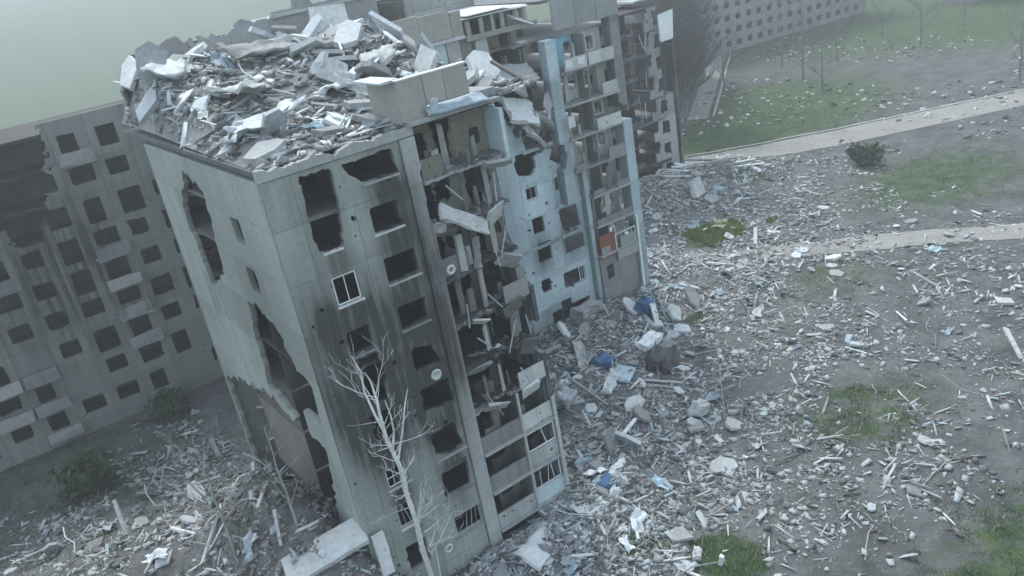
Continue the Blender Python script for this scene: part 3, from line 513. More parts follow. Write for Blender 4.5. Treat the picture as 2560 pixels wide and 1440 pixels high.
# ------------------------------------------------------------------ block C: gutted far wing
C = thing('apartment_block', 'gutted far wing at the upper right with open black floors and torn pale wall ends', 'ruined building')
for k in range(9):
    f = 0.6+FH*k; x1 = 58.5+random.uniform(-0.8, 0.6)-(0.8 if 4 < k < 8 else 0)
    part('floor_slab', 42, x1, 40+random.uniform(-0.3, 0.6), 52, f-0.22, f, 'charred_shade' if k % 3 else 'dark_concrete', C, 0.12)
    if k == 8: continue
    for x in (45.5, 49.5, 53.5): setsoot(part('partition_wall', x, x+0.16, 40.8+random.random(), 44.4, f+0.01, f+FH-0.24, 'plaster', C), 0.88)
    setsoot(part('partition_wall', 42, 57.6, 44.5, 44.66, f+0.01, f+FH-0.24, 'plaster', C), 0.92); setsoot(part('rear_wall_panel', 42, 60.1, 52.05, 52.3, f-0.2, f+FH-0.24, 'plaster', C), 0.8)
    wall(C, 'wall_panel', (0, 40, 0), (1, 0, 0), (0, 1, 0), [42, 45.4, 48.6, 52, 54.5], [f, f+FH-0.02], [('p', ((41, f+0.9), (44, f+0.7), (48, f+1.0), (52, f+0.4), (56, f+0.8), (56, f+4), (41, f+4)), 0.5)], 'grey_panel', 0.25, lambda x, z: 0.72, cell=0.3)
    wall(C, 'wall_panel', (0, 39.9, 0), (1, 0, 0), (0, 1, 0), [56.2, 57.4, 60.2 if k < 4 else 58.6], [f, f+FH-0.02], [('r', 57.8, 59.0, f+0.6, f+2.2, 0.25), ('p', ((55, f+1.5), (57.0, f+1.1), (57.2, f+4), (55, f+4)), 0.4)], 'pale_pier', 0.25, lambda x, z: 0.15 if z < 9 else 0.4, cell=0.22)
    if k < 4: part('floor_slab', 57, 60.1, 40.2, 47, f-0.22, f, 'concrete', C, 0.1); setsoot(part('end_wall_panel', 60.2, 60.45, 40.1, 47, f, f+FH-0.05, 'grey_panel', C, 0.05), 0.3)
part('roof_slab', 56, 66, 41, 53, 23.3, 23.6, 'light_concrete', C, 0.15); part('roof_slab', 58, 68, 43, 54, 24.6, 24.9, 'light_concrete', C, 0.15)
for k in range(7): setsoot(part('end_wall_panel', 64.0, 64.3, 43, 52, 0.4+FH*k, 0.35+FH*(k+1), 'grey_panel', C, 0.05), 0.75)
for i in range(9):
    x = random.uniform(54, 58); z = random.uniform(8, 22)
    MB().bar((x, 39.7, z), (x+random.uniform(-1.2, 0.4), 39.4, z-random.uniform(1.5, 4)), 0.07, k=4).build('hanging_bar', 'metal', C)
part('hanging_slab', 58.4, 60.6, 39.3, 39.6, 18.4, 21.5, 'white_paint', C, 0.25)

# ------------------------------------------------------------------ roof rubble mound of block A
def RH(x, y):
    x = np.asarray(x, float); y = np.asarray(y, float)
    h = 26.27+sm(2.0, 20, y+0.12*x)*3.3+np.exp(-((x+5)/2.2)**2-((y-4)/2.5)**2)*0.5-np.exp(-((x-4)/3.0)**2-((y-2)/3.0)**2)*0.0
    e = sm(0.4, 2.5, y)*sm(-7.0, -5.5, x)*sm(9.6, 8.2, x)
    h = h+e*(0.9*fbm(x*0.35, y*0.35, 21)+0.5*fbm(x*1.1, y*1.1, 22))
    return np.maximum(26.26, 26.26+(h-26.26)*(0.1+0.9*e))
gridmesh('roof_rubble_bed', np.arange(-6.9, 9.9, 0.35), np.arange(0.45, 25.3, 0.35), RH, 'dust_rubble', 'stuff')

# ------------------------------------------------------------------ debris kit
def chunk_mesh(i):
    bm = bmesh.new(); n = random.randint(7, 9)
    for _ in range(n): bm.verts.new((random.uniform(-0.5, 0.5), random.uniform(-0.5, 0.5)*random.uniform(0.5, 1), random.uniform(-0.24, 0.24)))
    bmesh.ops.convex_hull(bm, input=bm.verts); bmesh.ops.delete(bm, geom=[v for v in bm.verts if not v.link_faces], context='VERTS')
    me = bpy.data.meshes.new('concrete_chunk'); bm.to_mesh(me); bm.free(); return me
def slab_mesh(i):
    n = random.randint(4, 7); a = sorted(random.uniform(0, 2*math.pi) for _ in range(n)); a = [2*math.pi*(k+random.uniform(-0.3, 0.3))/n for k in range(n)]
    p = [(0.6*random.uniform(0.7, 1.05)*math.cos(t), 0.42*random.uniform(0.7, 1.05)*math.sin(t)) for t in a]
    vs = [(x, y, -0.06) for x, y in p]+[(x*random.uniform(0.92, 1), y*random.uniform(0.92, 1), 0.06) for x, y in p]
    fs = [tuple(reversed(range(n))), tuple(range(n, 2*n))]+[(k, (k+1) % n, n+(k+1) % n, n+k) for k in range(n)]
    me = bpy.data.meshes.new('slab_fragment'); me.from_pydata(vs, [], fs); return me
def plank_mesh(i):
    b = MB(); s = random.uniform(0.02, 0.05); b.box(-0.5, 0.5, -s, s, -s*0.5, s*0.5, None, s*0.25)
    me = bpy.data.meshes.new('plank'); me.from_pydata([tuple(v) for v in b.v], [], b.f); return me
def bent_mesh(i):
    b = MB(); p = Vector((-0.5, 0, 0)); d = Vector((1, 0, 0.1))
    for k in range(4):
        q = p+d.normalized()*0.27; b.bar(p, q, 0.012, k=4); p = q; d = d+Vector((0, random.uniform(-0.6, 0.6), random.uniform(-0.35, 0.35)))
    me = bpy.data.meshes.new('bent_bar'); me.from_pydata([tuple(v) for v in b.v], [], b.f); return me
def sheet_mesh(i):
    n = 9; vs = []; fs = []
    for th in (0, 0.012):
        for a in range(n):
            for c in range(n): vs.append(((a/(n-1)-0.5)*(1+0.16*math.sin(c*0.8*i+a)), (c/(n-1)-0.5)*0.6+0.04*math.sin(a*1.1+i), 0.07*math.sin(a*0.9+i)*math.cos(c*0.7+i*2)+0.16*noise.noise(Vector((a*0.4, c*0.4, i*3.7)))+th))
    for a in range(n-1):
        for c in range(n-1):
            k = a*n+c; fs.append((k, k+1, k+n+1, k+n)[::-1]); fs.append((k+n*n, k+1+n*n, k+n+1+n*n, k+n+n*n)[:])
    rim = [a for a in range(n)]+[a*n+n-1 for a in range(1, n)]+[(n-1)*n+c for c in range(n-2, -1, -1)]+[a*n for a in range(n-2, 0, -1)]
    for k in range(len(rim)): p, q = rim[k], rim[(k+1) % len(rim)]; fs.append((p, q, q+n*n, p+n*n))
    me = bpy.data.meshes.new('crumpled_sheet'); me.from_pydata(vs, [], fs); return me
KIT = {}
def kit(nm, fn, mats, n=8):
    KIT[nm] = []
    for m in mats:
        for i in range(n):
            me = fn(i); me.materials.append(MATS[m]); me.update(); KIT[nm].append(me)
kit('concrete_chunk', chunk_mesh, ['concrete', 'light_concrete', 'concrete', 'brown_plaster'], 6)
kit('slab_fragment', slab_mesh, ['concrete', 'light_concrete', 'pale_sheet', 'concrete'], 6)
kit('plank', plank_mesh, ['timber', 'timber', 'white_paint', 'dark_timber', 'light_concrete'], 5)
kit('bent_bar', bent_mesh, ['metal', 'timber', 'pale_sheet'], 6)
kit('crumpled_sheet', sheet_mesh, ['pale_sheet', 'pale_blue_sheet', 'white_paint', 'light_concrete'], 5)
SZ = {'concrete_chunk': (0.3, 0.9), 'slab_fragment': (0.6, 1.9), 'plank': (1.0, 3.6), 'bent_bar': (1.2, 3.6), 'crumpled_sheet': (0.5, 1.5)}
CATS = {'concrete_chunk': 'rubble', 'slab_fragment': 'concrete slab', 'plank': 'plank', 'bent_bar': 'metal bar', 'crumpled_sheet': 'metal sheet'}
def norm_h(fz, x, y):
    e = 0.3; return Vector((float(fz(x-e, y)-fz(x+e, y)), float(fz(x, y-e)-fz(x, y+e)), 2*e)).normalized()
def drop(nm, x, y, fz, label, group, s=None, tilt=0.25, sink=0.0):
    me = random.choice(KIT[nm]); o = bpy.data.objects.new(nm, me); COL.objects.link(o)
    lo, hi = SZ[nm]; s = s or lo+(hi-lo)*random.random()**2.2
    q = Vector((0, 0, 1)).rotation_difference(norm_h(fz, x, y)) @ Euler((random.gauss(0, tilt), random.gauss(0, tilt), random.uniform(0, 6.28))).to_quaternion()
    o.rotation_mode = 'QUATERNION'; o.rotation_quaternion = q; o.scale = (s, s, s)
    zmin = min((q @ Vector(v.co)*s).z for v in me.vertices); zz = -zmin*0.75 if nm != 'plank' else -zmin*0.55
    o.location = (x, y, float(fz(x, y))+zz-sink)
    return tag(o, label, CATS[nm], group)
# density of rubble over the yard
def inA(x, y): return -7.2 < x < 6.6 and y > -0.35
def inB(x, y): return x > 10 and x < 31.6 and y > 16.6
def inC(x, y): return 42 < x < 61 and y > 39.3
def dens(x, y):
    d = 0.16
    for cx, cy, sx, sy, a in DZ:
        d += a*math.exp(-((x-cx)/sx)**2-((y-cy)/sy)**2)
    d -= 0.5*float(grassf(np.array([x]), np.array([y]))[0])
    return d
def sample(n, box, f=dens, top=1.1):
    out = []; t = 0
    while len(out) < n and t < n*200:
        t += 1
        x = random.uniform(box[0], box[1]); y = random.uniform(box[2], box[3])
        if inA(x, y) or inB(x, y) or inC(x, y): continue
        if random.random()*top < f(x, y): out.append((x, y))
    return out
YARD = (-6, 66, -15, 39)
def place(x, y):
    if x > 44 and y > 24: return 'below the gutted far wing'
    if x > 31: return 'right of the balcony column'
    if y > 10.5: return 'at the foot of the pale blue panels'
    if x > 9 and y > 3: return 'in the yard between loggias and blue panels'
    if x < 9.5 and y > -6: return 'at the foot of the near loggias'
    if x > 14: return 'on the open soil at the right'
    return 'near the grass at the lower right'
LOOK = {'concrete': 'grey', 'light_concrete': 'pale', 'brown_plaster': 'brownish', 'pale_sheet': 'whitish', 'timber': 'weathered', 'white_paint': 'white', 'dark_timber': 'dark', 'metal': 'steel-grey', 'pale_blue_sheet': 'light blue'}
NOUN = {'concrete_chunk': 'lump of broken concrete', 'slab_fragment': 'flat panel fragment', 'plank': 'splintered board', 'bent_bar': 'thin bent strip', 'crumpled_sheet': 'crumpled sheet'}
def relabel(o, where):
    nm = o.name.split('.')[0]; m = LOOK[o.data.materials[0].name]; lo, hi = SZ[nm]; sz = 'large' if o.scale[0] > lo+0.45*(hi-lo) else 'small'
    if nm in ('plank', 'bent_bar'): sz = 'long' if sz == 'large' else 'short'
    o['label'] = f'{sz} {m} {NOUN[nm]} {where}'; o['group'] = f'{sz} {m} {NOUN[nm]} {where}'
LBL = {'concrete_chunk': 'broken lump of grey concrete lying in the rubble of the yard', 'slab_fragment': 'flat fragment of a concrete panel lying in the rubble of the yard', 'plank': 'loose splintered board lying across the rubble of the yard', 'bent_bar': 'thin bent metal strip lying on the rubble of the yard', 'crumpled_sheet': 'pale crumpled sheet lying on the rubble of the yard'}
for nm, n in (('concrete_chunk', 150), ('slab_fragment', 150), ('plank', 140), ('bent_bar', 170), ('crumpled_sheet', 110)):
    for x, y in sample(n, YARD):
        relabel(drop(nm, x, y, H, LBL[nm], 'g'), place(x, y))
for x, y in sample(22, (6, 34, -3, 16.5), lambda a, b: 0.3+math.exp(-((a-21)/8)**2-((b-14)/4)**2)+math.exp(-((a-8)/3)**2-((b+0.5)/2.5)**2)):
    relabel(drop(random.choice(('slab_fragment', 'slab_fragment', 'plank')), x, y, H, 'g', 'g', random.uniform(1.3, 2.3), 0.4), place(x, y))
# bright fan of boards at the far right
for i in range(46):
    x = random.gauss(59, 3.5); y = 48.5-0.23*x+random.gauss(0, 1.6)
    if inC(x, y): continue
    o = drop('plank', x, y, H, 'long pale board in the bright fan of timber below the gutted wing', 'boards fanned out below the far wing', random.uniform(2.5, 5))
    o.rotation_quaternion = Euler((0, random.gauss(0.05, 0.08), random.gauss(-0.75, 0.25))).to_quaternion()
def rlab(nm): return {'concrete_chunk': 'lump of concrete on the rubble-covered roof of the nearest block', 'slab_fragment': 'flat slab fragment on the rubble-covered roof of the nearest block', 'plank': 'board lying on the rubble-covered roof of the nearest block', 'bent_bar': 'bent metal strip on the rubble-covered roof of the nearest block', 'crumpled_sheet': 'pale crumpled roofing sheet on the rubble-covered roof'}[nm]
for nm, n in (('concrete_chunk', 40), ('slab_fragment', 85), ('plank', 35), ('bent_bar', 60), ('crumpled_sheet', 16)):
    for i in range(n):
        x = random.uniform(-6.5, 9.5); y = random.uniform(0.7, 24.5)
        if 0.5 < x < 5 and y < 3.4: continue
        o = drop(nm, x, y, RH, rlab(nm), 'g', random.uniform(0.9, 2.2) if nm == 'crumpled_sheet' else (random.uniform(0.8, 3.0) if nm == 'slab_fragment' else None), tilt=0.3); relabel(o, 'on the roof '+('behind the attic box' if y > 13 else 'by the front cornice' if y < 5 else 'left of the attic box'))
# left heap
for nm, n in (('concrete_chunk', 60), ('slab_fragment', 55), ('plank', 65), ('bent_bar', 50), ('crumpled_sheet', 20)):
    for x, y in sample(n, (-42, -7.4, -4, 28)):
        o = drop(nm, x, y, H, {'concrete_chunk': 'lump of concrete in the heap beside the broken end wall', 'slab_fragment': 'flat slab fragment in the heap beside the broken end wall', 'plank': 'board sticking in the heap beside the broken end wall', 'bent_bar': 'bent metal strip in the heap beside the broken end wall', 'crumpled_sheet': 'pale sheet in the heap beside the broken end wall'}[nm], 'g', None, 0.4); relabel(o, 'in the heap beside the broken end wall' if x > -16 else 'in the long heap at the far left')
# debris lying inside the open floors
for k in range(2, 9):
    for _ in range(7):
        x = random.uniform(1.3, 6.0); y = random.uniform(0.3, 1.2); f = FA[k]
        drop(random.choice(('concrete_chunk', 'concrete_chunk', 'bent_bar', 'slab_fragment')), x, y, lambda a, b, f=f: f-0.1+0*np.asarray(a), 'piece of debris lying in the burned-out loggias of the nearest block', 'debris in the near loggias', random.uniform(0.3, 0.9))
for k in (6, 7, 8):
    for _ in range(16):
        x = random.uniform(14, 24); y = random.uniform(18.4, 20.5); f = FB[k]
        drop(random.choice(('concrete_chunk', 'slab_fragment', 'crumpled_sheet', 'plank')), x, y, lambda a, b, f=f: f+0*np.asarray(a), 'piece of debris lying on the exposed upper floors of the set-back block', 'debris on the set-back floors', random.uniform(0.5, 1.6))
for k in range(2, 9):
    for _ in range(4):
        x = random.uniform(26, 30); f = FB[k]
        drop(random.choice(('concrete_chunk', 'bent_bar', 'slab_fragment')), x, random.uniform(17.1, 18.2), lambda a, b, f=f: f+0*np.asarray(a), 'piece of debris lying in a balcony of the set-back block', 'debris in the set-back balconies', random.uniform(0.3, 0.8))

# fine rubble, one mesh per material
def fine(name, pts, fz, m, smin, smax, asp=(0.28, 1.0), flat=0.42, lift=0.12):
    n = len(pts); P = np.array(pts); z = fz(P[:, 0], P[:, 1])
    base = np.array(boxv(-.5, .5, -.5, .5, -.5, .5))[None].repeat(n, 0)+rng.uniform(-0.17, 0.17, (n, 8, 3))*np.where(rng.random((n, 8, 1)) < 0.25, 2.4, 1.0)
    s = (smin+(smax-smin)*rng.random(n)**3.0*1.25)
    base *= np.stack([s, s*rng.uniform(*asp, n), s*flat*rng.uniform(*asp, n)], 1)[:, None, :]
    a = rng.uniform(0, 2*np.pi, n); t = rng.normal(0, 0.35, n); u = rng.normal(0, 0.35, n)
    x, y, zz = base[..., 0].copy(), base[..., 1].copy(), base[..., 2].copy()
    x, zz = x*np.cos(t)[:, None]-zz*np.sin(t)[:, None], x*np.sin(t)[:, None]+zz*np.cos(t)[:, None]
    y, zz = y*np.cos(u)[:, None]-zz*np.sin(u)[:, None], y*np.sin(u)[:, None]+zz*np.cos(u)[:, None]
    X = x*np.cos(a)[:, None]-y*np.sin(a)[:, None]+P[:, 0:1]; Yv = x*np.sin(a)[:, None]+y*np.cos(a)[:, None]+P[:, 1:2]
    v = np.stack([X, Yv, zz+z[:, None]+(s*lift)[:, None]], 2).reshape(-1, 3)
    f = (np.array(BF)[None]+(np.arange(n)*8)[:, None, None]).reshape(-1, 4)
    return rawmesh(name, v, f, m, None, 'stuff')
def vsample(n, box):
    X = rng.uniform(box[0], box[1], n*12); Y = rng.uniform(box[2], box[3], n*12)
    d = np.full(X.shape, 0.12)
    for cx, cy, sx, sy, a in DZ:
        d += a*np.exp(-((X-cx)/sx)**2-((Y-cy)/sy)**2)
    d *= np.clip(0.62+2.6*fbm(X*0.33, Y*0.33, 31)+1.2*fbm(X*1.1, Y*1.1, 33), 0.04, 1.6); d -= 0.45*grassf(X, Y)
    ok = (rng.random(len(X))*1.1 < d) & ~((X > -7.1) & (X < 6.5) & (Y > -0.3)) & ~((X > 10) & (X < 31.5) & (Y > 16.7)) & ~((X > 42) & (X < 61) & (Y > 39.5))
    return np.stack([X[ok], Y[ok]], 1)[:n]
FY = (-30, 85, -28, 46)
fine('fine_rubble', vsample(17000, FY), H, 'concrete', 0.07, 0.42)
fine('fine_rubble', vsample(11000, FY), H, 'light_concrete', 0.05, 0.38)
fine('fine_rubble', vsample(8000, FY), H, 'dark_concrete', 0.08, 0.5)
fine('splinters', vsample(1500, FY), H, 'timber', 0.25, 1.5, (0.03, 0.07), 1.0); fine('splinters', vsample(2000, FY), H, 'light_concrete', 0.25, 1.3, (0.04, 0.12), 0.7)
fine('splinters', vsample(2600, FY), H, 'pale_sheet', 0.2, 1.1, (0.08, 0.4), 0.15)
fine('splinters', vsample(400, FY), H, 'pale_blue_sheet', 0.2, 1.0, (0.1, 0.5), 0.15)
bx = np.stack([rng.uniform(-7.0, -5.6, 700), rng.uniform(0.8, 16, 700)], 1)
fine('end_bay_rubble', bx, H, 'brown_plaster', 0.1, 0.55); fine('end_bay_rubble', bx[:300]+0.2, H, 'timber', 0.3, 1.4, (0.05, 0.12), 1.0); fine('heap_rubble', np.stack([rng.uniform(-13, -7.2, 1200), rng.uniform(-3, 14, 1200)], 1), H, 'brown_plaster', 0.07, 0.42); fp0 = np.stack([rng.uniform(-6, 8, 2600), -0.4-np.abs(rng.normal(0, 2.6, 2600))], 1); fine('foot_rubble', fp0[:1500], H, 'light_concrete', 0.05, 0.4); fine('foot_rubble', fp0[1500:2100], H, 'concrete', 0.1, 0.6); fine('foot_splinters', fp0[2100:], H, 'pale_sheet', 0.2, 1.1, (0.03, 0.12), 0.8)
def rsample(n): return np.stack([rng.uniform(-6.8, 9.6, n), rng.uniform(0.5, 25, n)], 1)
fine('rubble_grit', vsample(16000, FY), H, 'light_concrete', 0.03, 0.15); fine('rubble_grit', vsample(9000, FY), H, 'pale_sheet', 0.03, 0.2, (0.1, 0.6)); fine('splinters', vsample(4500, FY), H, 'light_concrete', 0.2, 0.9, (0.03, 0.09), 0.8)
fp = np.stack([rng.uniform(60, 150, 5200), rng.uniform(8, 95, 5200)], 1); fp = fp[(fbm(fp[:, 0]*0.05, fp[:, 1]*0.05, 91) > -0.04)]
fine('far_rubble', fp[:1800], H, 'light_concrete', 0.08, 0.6); fine('far_rubble', fp[1800:3000], H, 'dark_concrete', 0.1, 0.8)
fine('roof_rubble', rsample(3000), RH, 'concrete', 0.08, 0.5); fine('roof_rubble', rsample(900), RH, 'light_concrete', 0.08, 0.5); fine('roof_rubble', rsample(900), RH, 'dark_concrete', 0.1, 0.7)
fine('roof_splinters', rsample(500), RH, 'pale_sheet', 0.3, 1.4, (0.05, 0.3), 0.2)
ip = np.stack([rng.uniform(1.1, 6.1, 900), rng.uniform(-0.05, 1.25, 900)], 1)
for k in range(1, 9): fine('loggia_rubble', ip[k*100-100:k*100], lambda a, b, k=k: FA[k]-0.1+0*a, 'concrete' if k % 2 else 'dark_concrete', 0.06, 0.35)
ip = np.stack([rng.uniform(10.5, 24.5, 900), rng.uniform(18.4, 21.5, 900)], 1)
for k in (6, 7, 8): fine('floor_rubble', ip[(k-6)*300:(k-5)*300], lambda a, b, k=k: FB[k]+0*a, 'concrete', 0.1, 0.6)

# ------------------------------------------------------------------ single debris pieces that stand out
def hero(name, label, cat, loc, size, rot, m, rough=0.06, cuts=6):
    bm = bmesh.new(); bmesh.ops.create_cube(bm, size=1); bmesh.ops.scale(bm, vec=size, verts=bm.verts)
    ax = max(range(3), key=lambda i: size[i])
    bmesh.ops.subdivide_edges(bm, edges=bm.edges[:], cuts=cuts, use_grid_fill=True)
    j = min(size)*rough*4; off = Vector((random.uniform(0, 50), 0, 0)); soft = m in ('blue_tarp', 'pale_blue_sheet', 'pale_sheet') or name in ('sheet_panel', 'wreck', 'roof_layer')
    for v in bm.verts:
        q = v.co.copy()
        v.co += noise.noise_vector(q*1.1+off)*j*1.6+noise.noise_vector(q*3.1+off)*j*0.9
        if rough >= 0.08 and not soft: v.co += Vector((random.gauss(0, j*0.4), random.gauss(0, j*0.4), random.gauss(0, j*0.2)))
    me = bpy.data.meshes.new(name); bm.to_mesh(me); bm.free(); me.materials.append(MATS[m])
    if soft: me.polygons.foreach_set('use_smooth', [True]*len(me.polygons))
    o = link(name, me); o.rotation_euler = rot
    q = Euler(rot).to_matrix(); zmin = min((q @ v.co).z for v in me.vertices)
    z = loc[2] if len(loc) > 2 else float(H(loc[0], loc[1])); o.location = (loc[0], loc[1], z-zmin-0.12)
    return tag(o, label, cat)
hero('concrete_slab', 'long pale concrete slab slanting across the heap at the lower left', 'concrete slab', (-9.0, 1.0, 5.0), (4.6, 1.9, 0.3), (0.25, -0.22, -0.28), 'light_concrete', 0.03)
hero('leaning_slab', 'narrow pale slab leaning on the bottom corner of the nearest block', 'concrete slab', (-6.6, -0.75, 3.9), (0.7, 0.2, 2.4), (-0.2, 0.1, 0.1), 'light_concrete', 0.05)
hero('wall_slab', 'upright broken wall panel on the rubble-covered roof, the largest grey one', 'concrete slab', (7.2, 20.0, 29.2), (2.5, 0.25, 2.3), (-0.3, 0.06, -0.5), 'light_concrete', 0.05)
hero('roof_sheet', 'long whitish roofing sheet lying across the roof rubble', 'metal sheet', (4.4, 21.5, 29.0), (5.2, 1.5, 0.12), (0.15, 0.0, 0.7), 'pale_sheet', 0.2)
for x, y, rz, sx, sy, lab, m in ((-4.2, 5.0, 0.3, 4.2, 2.2, 'large buckled roof layer near the left end of the front cornice', 'pale_sheet'), (-3.0, 10.5, 1.0, 4.6, 2.4, 'large buckled roof layer in the middle of the roof rubble', 'light_concrete'), (2.6, 9.0, 0.5, 3.6, 2.0, 'large buckled roof layer just behind the attic box', 'pale_sheet'), (1.0, 16.5, 0.2, 5.0, 2.6, 'large buckled roof layer far back in the middle of the roof', 'concrete'), (-5.0, 17.5, 1.2, 4.4, 2.2, 'large buckled roof layer at the back left of the roof', 'pale_sheet'), (5.6, 10.5, 0.9, 3.4, 1.8, 'small buckled roof layer right behind the attic box', 'light_concrete')):
    hero('roof_layer', lab, 'roof sheet', (x, y, float(RH(x, y))+0.25), (sx, sy, 0.13), (random.uniform(-0.25, 0.25), random.uniform(-0.2, 0.2), rz), m, 0.5)
hero('roof_sheet', 'pale blue sheet on the ledge below the tan attic panels', 'metal sheet', (3.7, -0.15, 26.5), (3.6, 0.95, 0.08), (0.32, 0.03, 0.02), 'pale_blue_sheet', 0.2)
hero('wall_slab', 'white upright scrap at the left end of the pale blue ledge sheet', 'panel', (2.35, -0.3, 26.45), (0.45, 0.1, 0.9), (0.1, 0.15, 0.1), 'pale_sheet', 0.05)
hero('curved_slab', 'grey rounded slab on the roof behind the attic box', 'concrete slab', (7.2, 14.5, 28.2), (2.6, 2.2, 0.7), (0.35, 0.1, 0.4), 'concrete', 0.1)
hero('hanging_slab', 'pale jagged slab hanging diagonally in front of the wrecked loggias', 'concrete slab', (2.75, -0.25, 19.7), (3.1, 0.9, 0.16), (0.85, 0.62, 0.0), 'light_concrete', 0.12)
hero('hanging_slab', 'small bright scrap to the left of the diagonal hanging slab', 'concrete slab', (1.35, -0.1, 20.6), (0.7, 0.2, 0.55), (0.2, 0.1, 0.0), 'light_concrete', 0.1)
hero('hanging_slab', 'narrow pale strip hanging below the diagonal slab', 'concrete slab', (3.3, 0.0, 17.9), (0.35, 0.15, 1.7), (0.0, 0.1, 0.0), 'concrete', 0.12)
for x, z, rr in ((4.2, 20.2, 0.5), (4.9, 19.8, -0.4), (4.6, 20.9, 1.0)):
    o = drop('bent_bar', x, 0.2, lambda a, b, z=z: z+0*np.asarray(a), 'twisted pale bar dangling in the wrecked upper loggia', 'twisted bars in the upper loggia', 1.6)
hero('fallen_slab', 'tilted grey slab sliding off the set-back roof below the attic', 'concrete slab', (20.0, 17.3, 19.6), (3.0, 0.3, 2.4), (-0.75, 0.35, 0.1), 'light_concrete', 0.08)
hero('fallen_slab', 'small pale blue slab above the tilted grey slab', 'concrete slab', (20.8, 18.0, 21.8), (1.5, 0.25, 1.5), (-0.5, 0.5, 0.3), 'pale_sheet', 0.08)
hero('fallen_slab', 'sagging dark grey floor slab under the top storey of the set-back block', 'concrete slab', (20.2, 18.0, 22.9), (4.2, 1.8, 0.3), (0.75, 0.1, 0.0), 'concrete', 0.08)
hero('fallen_slab', 'long beam lying down the slope of wreckage beside the balcony column', 'beam', (22.9, 17.4, 17.6), (4.4, 0.4, 0.4), (0, 0.65, 0.1), 'light_concrete', 0.1)
hero('fallen_slab', 'pair of pale broken beams above the burned blue panels', 'beam', (20.9, 17.3, 17.6), (2.6, 0.3, 0.3), (0.1, 0.85, 0.0), 'white_paint', 0.15)
rs = random.Random(21)
for i in range(40):
    u = rs.random(); x = 15.5+7.5*u+rs.gauss(0, 1.2); z = 24.3-6.3*u+rs.gauss(0, 0.7); y = 17.6+rs.uniform(-0.3, 1.2)
    o = drop(rs.choice(('slab_fragment', 'slab_fragment', 'plank', 'bent_bar', 'concrete_chunk', 'plank')), x, y, lambda a, b, z=z: z+0*np.asarray(a), 'g', 'g', rs.uniform(0.7, 2.4), 0.6); relabel(o, 'on the wreckage slope above the blue panels')
for k, x in ((9, 17.6), (9, 19.8), (8, 16.2), (8, 18.6), (8, 21.4), (7, 19.6), (7, 22.2), (9, 22.0), (8, 22.8)):
    setsoot(part('wall_stub', x, x+rs.uniform(0.5, 1.3), 18.6+rs.random()*2, 18.8+2.1, FB[k], FB[k]+rs.uniform(0.8, 2.4), rs.choice(('pale_plaster', 'plaster', 'olive_plaster')), B, 0.14), rs.uniform(0, 0.4))
for k in range(2, 9):
    for _ in range(3):
        x = rs.uniform(24.5 if k > 4 else 26, 29.8); y = rs.uniform(17.1, 18.3); setsoot(part('wall_stub', x, x+rs.uniform(0.15, 0.5), y, y+0.12, FB[k]+0.02, FB[k]+rs.uniform(0.5, 2.4), rs.choice(('pale_plaster', 'pale_plaster', 'olive_plaster', 'plaster')), B, 0.07), rs.uniform(0, 0.4))
hero('tarpaulin', 'dark blue tarpaulin heaped beside a white upright board', 'tarpaulin', (27.2, 13.6), (1.5, 1.2, 1.4), (0.1, 0.1, 0.3), 'blue_tarp', 0.05)
hero('board', 'white upright board beside the dark blue tarpaulin', 'board', (27.3, 12.6), (1.1, 0.12, 1.7), (-0.25, 0.2, 0.5), 'white_paint', 0.05)
hero('tarpaulin', 'blue tarpaulin lying between the pale beam and the light blue sheet', 'tarpaulin', (18.9, 10.0), (1.5, 1.3, 0.6), (0.1, 0.1, 0.5), 'blue_tarp', 0.08)
hero('tarpaulin', 'blue-grey cloth bundle in the rubble near the foot of the lower loggias', 'tarpaulin', (8.6, -1.6), (1.3, 1.0, 0.4), (0.1, 0.1, 0.5), 'blue_tarp', 0.08)
hero('sheet_panel', 'light blue sheet lying flat beside the blue tarpaulin', 'metal sheet', (18.9, 8.0), (2.6, 1.6, 0.14), (0.1, 0.05, 0.6), 'pale_blue_sheet', 0.12)
hero('concrete_beam', 'pale square beam standing askew left of the blue tarpaulin', 'beam', (18.0, 11.8), (2.9, 0.75, 0.5), (0, -0.25, 1.0), 'light_concrete', 0.05)
hero('slab_stack', 'white ribbed slab in the middle of the yard rubble', 'concrete slab', (24.2, 10.3), (2.6, 1.3, 0.5), (0.1, 0.05, 0.25), 'white_paint', 0.07)
hero('concrete_slab', 'grey box-like slab near the foot of the blue panels', 'concrete slab', (22.6, 16.0), (2.7, 1.2, 0.8), (0.05, 0.05, 0.1), 'concrete', 0.05)
hero('concrete_slab', 'long narrow pale slab pointing towards the lower loggias', 'concrete slab', (17.1, 7.3), (3.8, 0.7, 0.22), (0.05, 0.05, 0.62), 'light_concrete', 0.15)
hero('concrete_block', 'white angular block on the bare soil at the right', 'rubble', (19.1, 0.3), (1.2, 0.9, 0.9), (0.2, 0.3, 0.4), 'light_concrete', 0.06)
hero('concrete_block', 'white block beside the corner of the lower loggias', 'rubble', (12.6, 7.2), (1.5, 1.1, 0.8), (0.2, 0.1, 0.4), 'pale_sheet', 0.06)
hero('concrete_beam', 'bright white beam lying right of the lower loggia windows', 'beam', (10.1, -0.6), (2.1, 0.35, 0.3), (0, 0.05, 0.45), 'white_paint', 0.1)
hero('wall_slab', 'dark grey panel standing in the rubble with a bright top edge', 'concrete slab', (11.4, 1.3), (1.3, 0.2, 1.6), (-0.2, 0.05, 0.4), 'concrete', 0.05)
hero('sheet_panel', 'large crumpled pale sheet at the foot of the nearest block', 'metal sheet', (1.9, -2.7), (2.9, 1.9, 0.2), (0.15, 0.1, 0.3), 'light_concrete', 0.16)
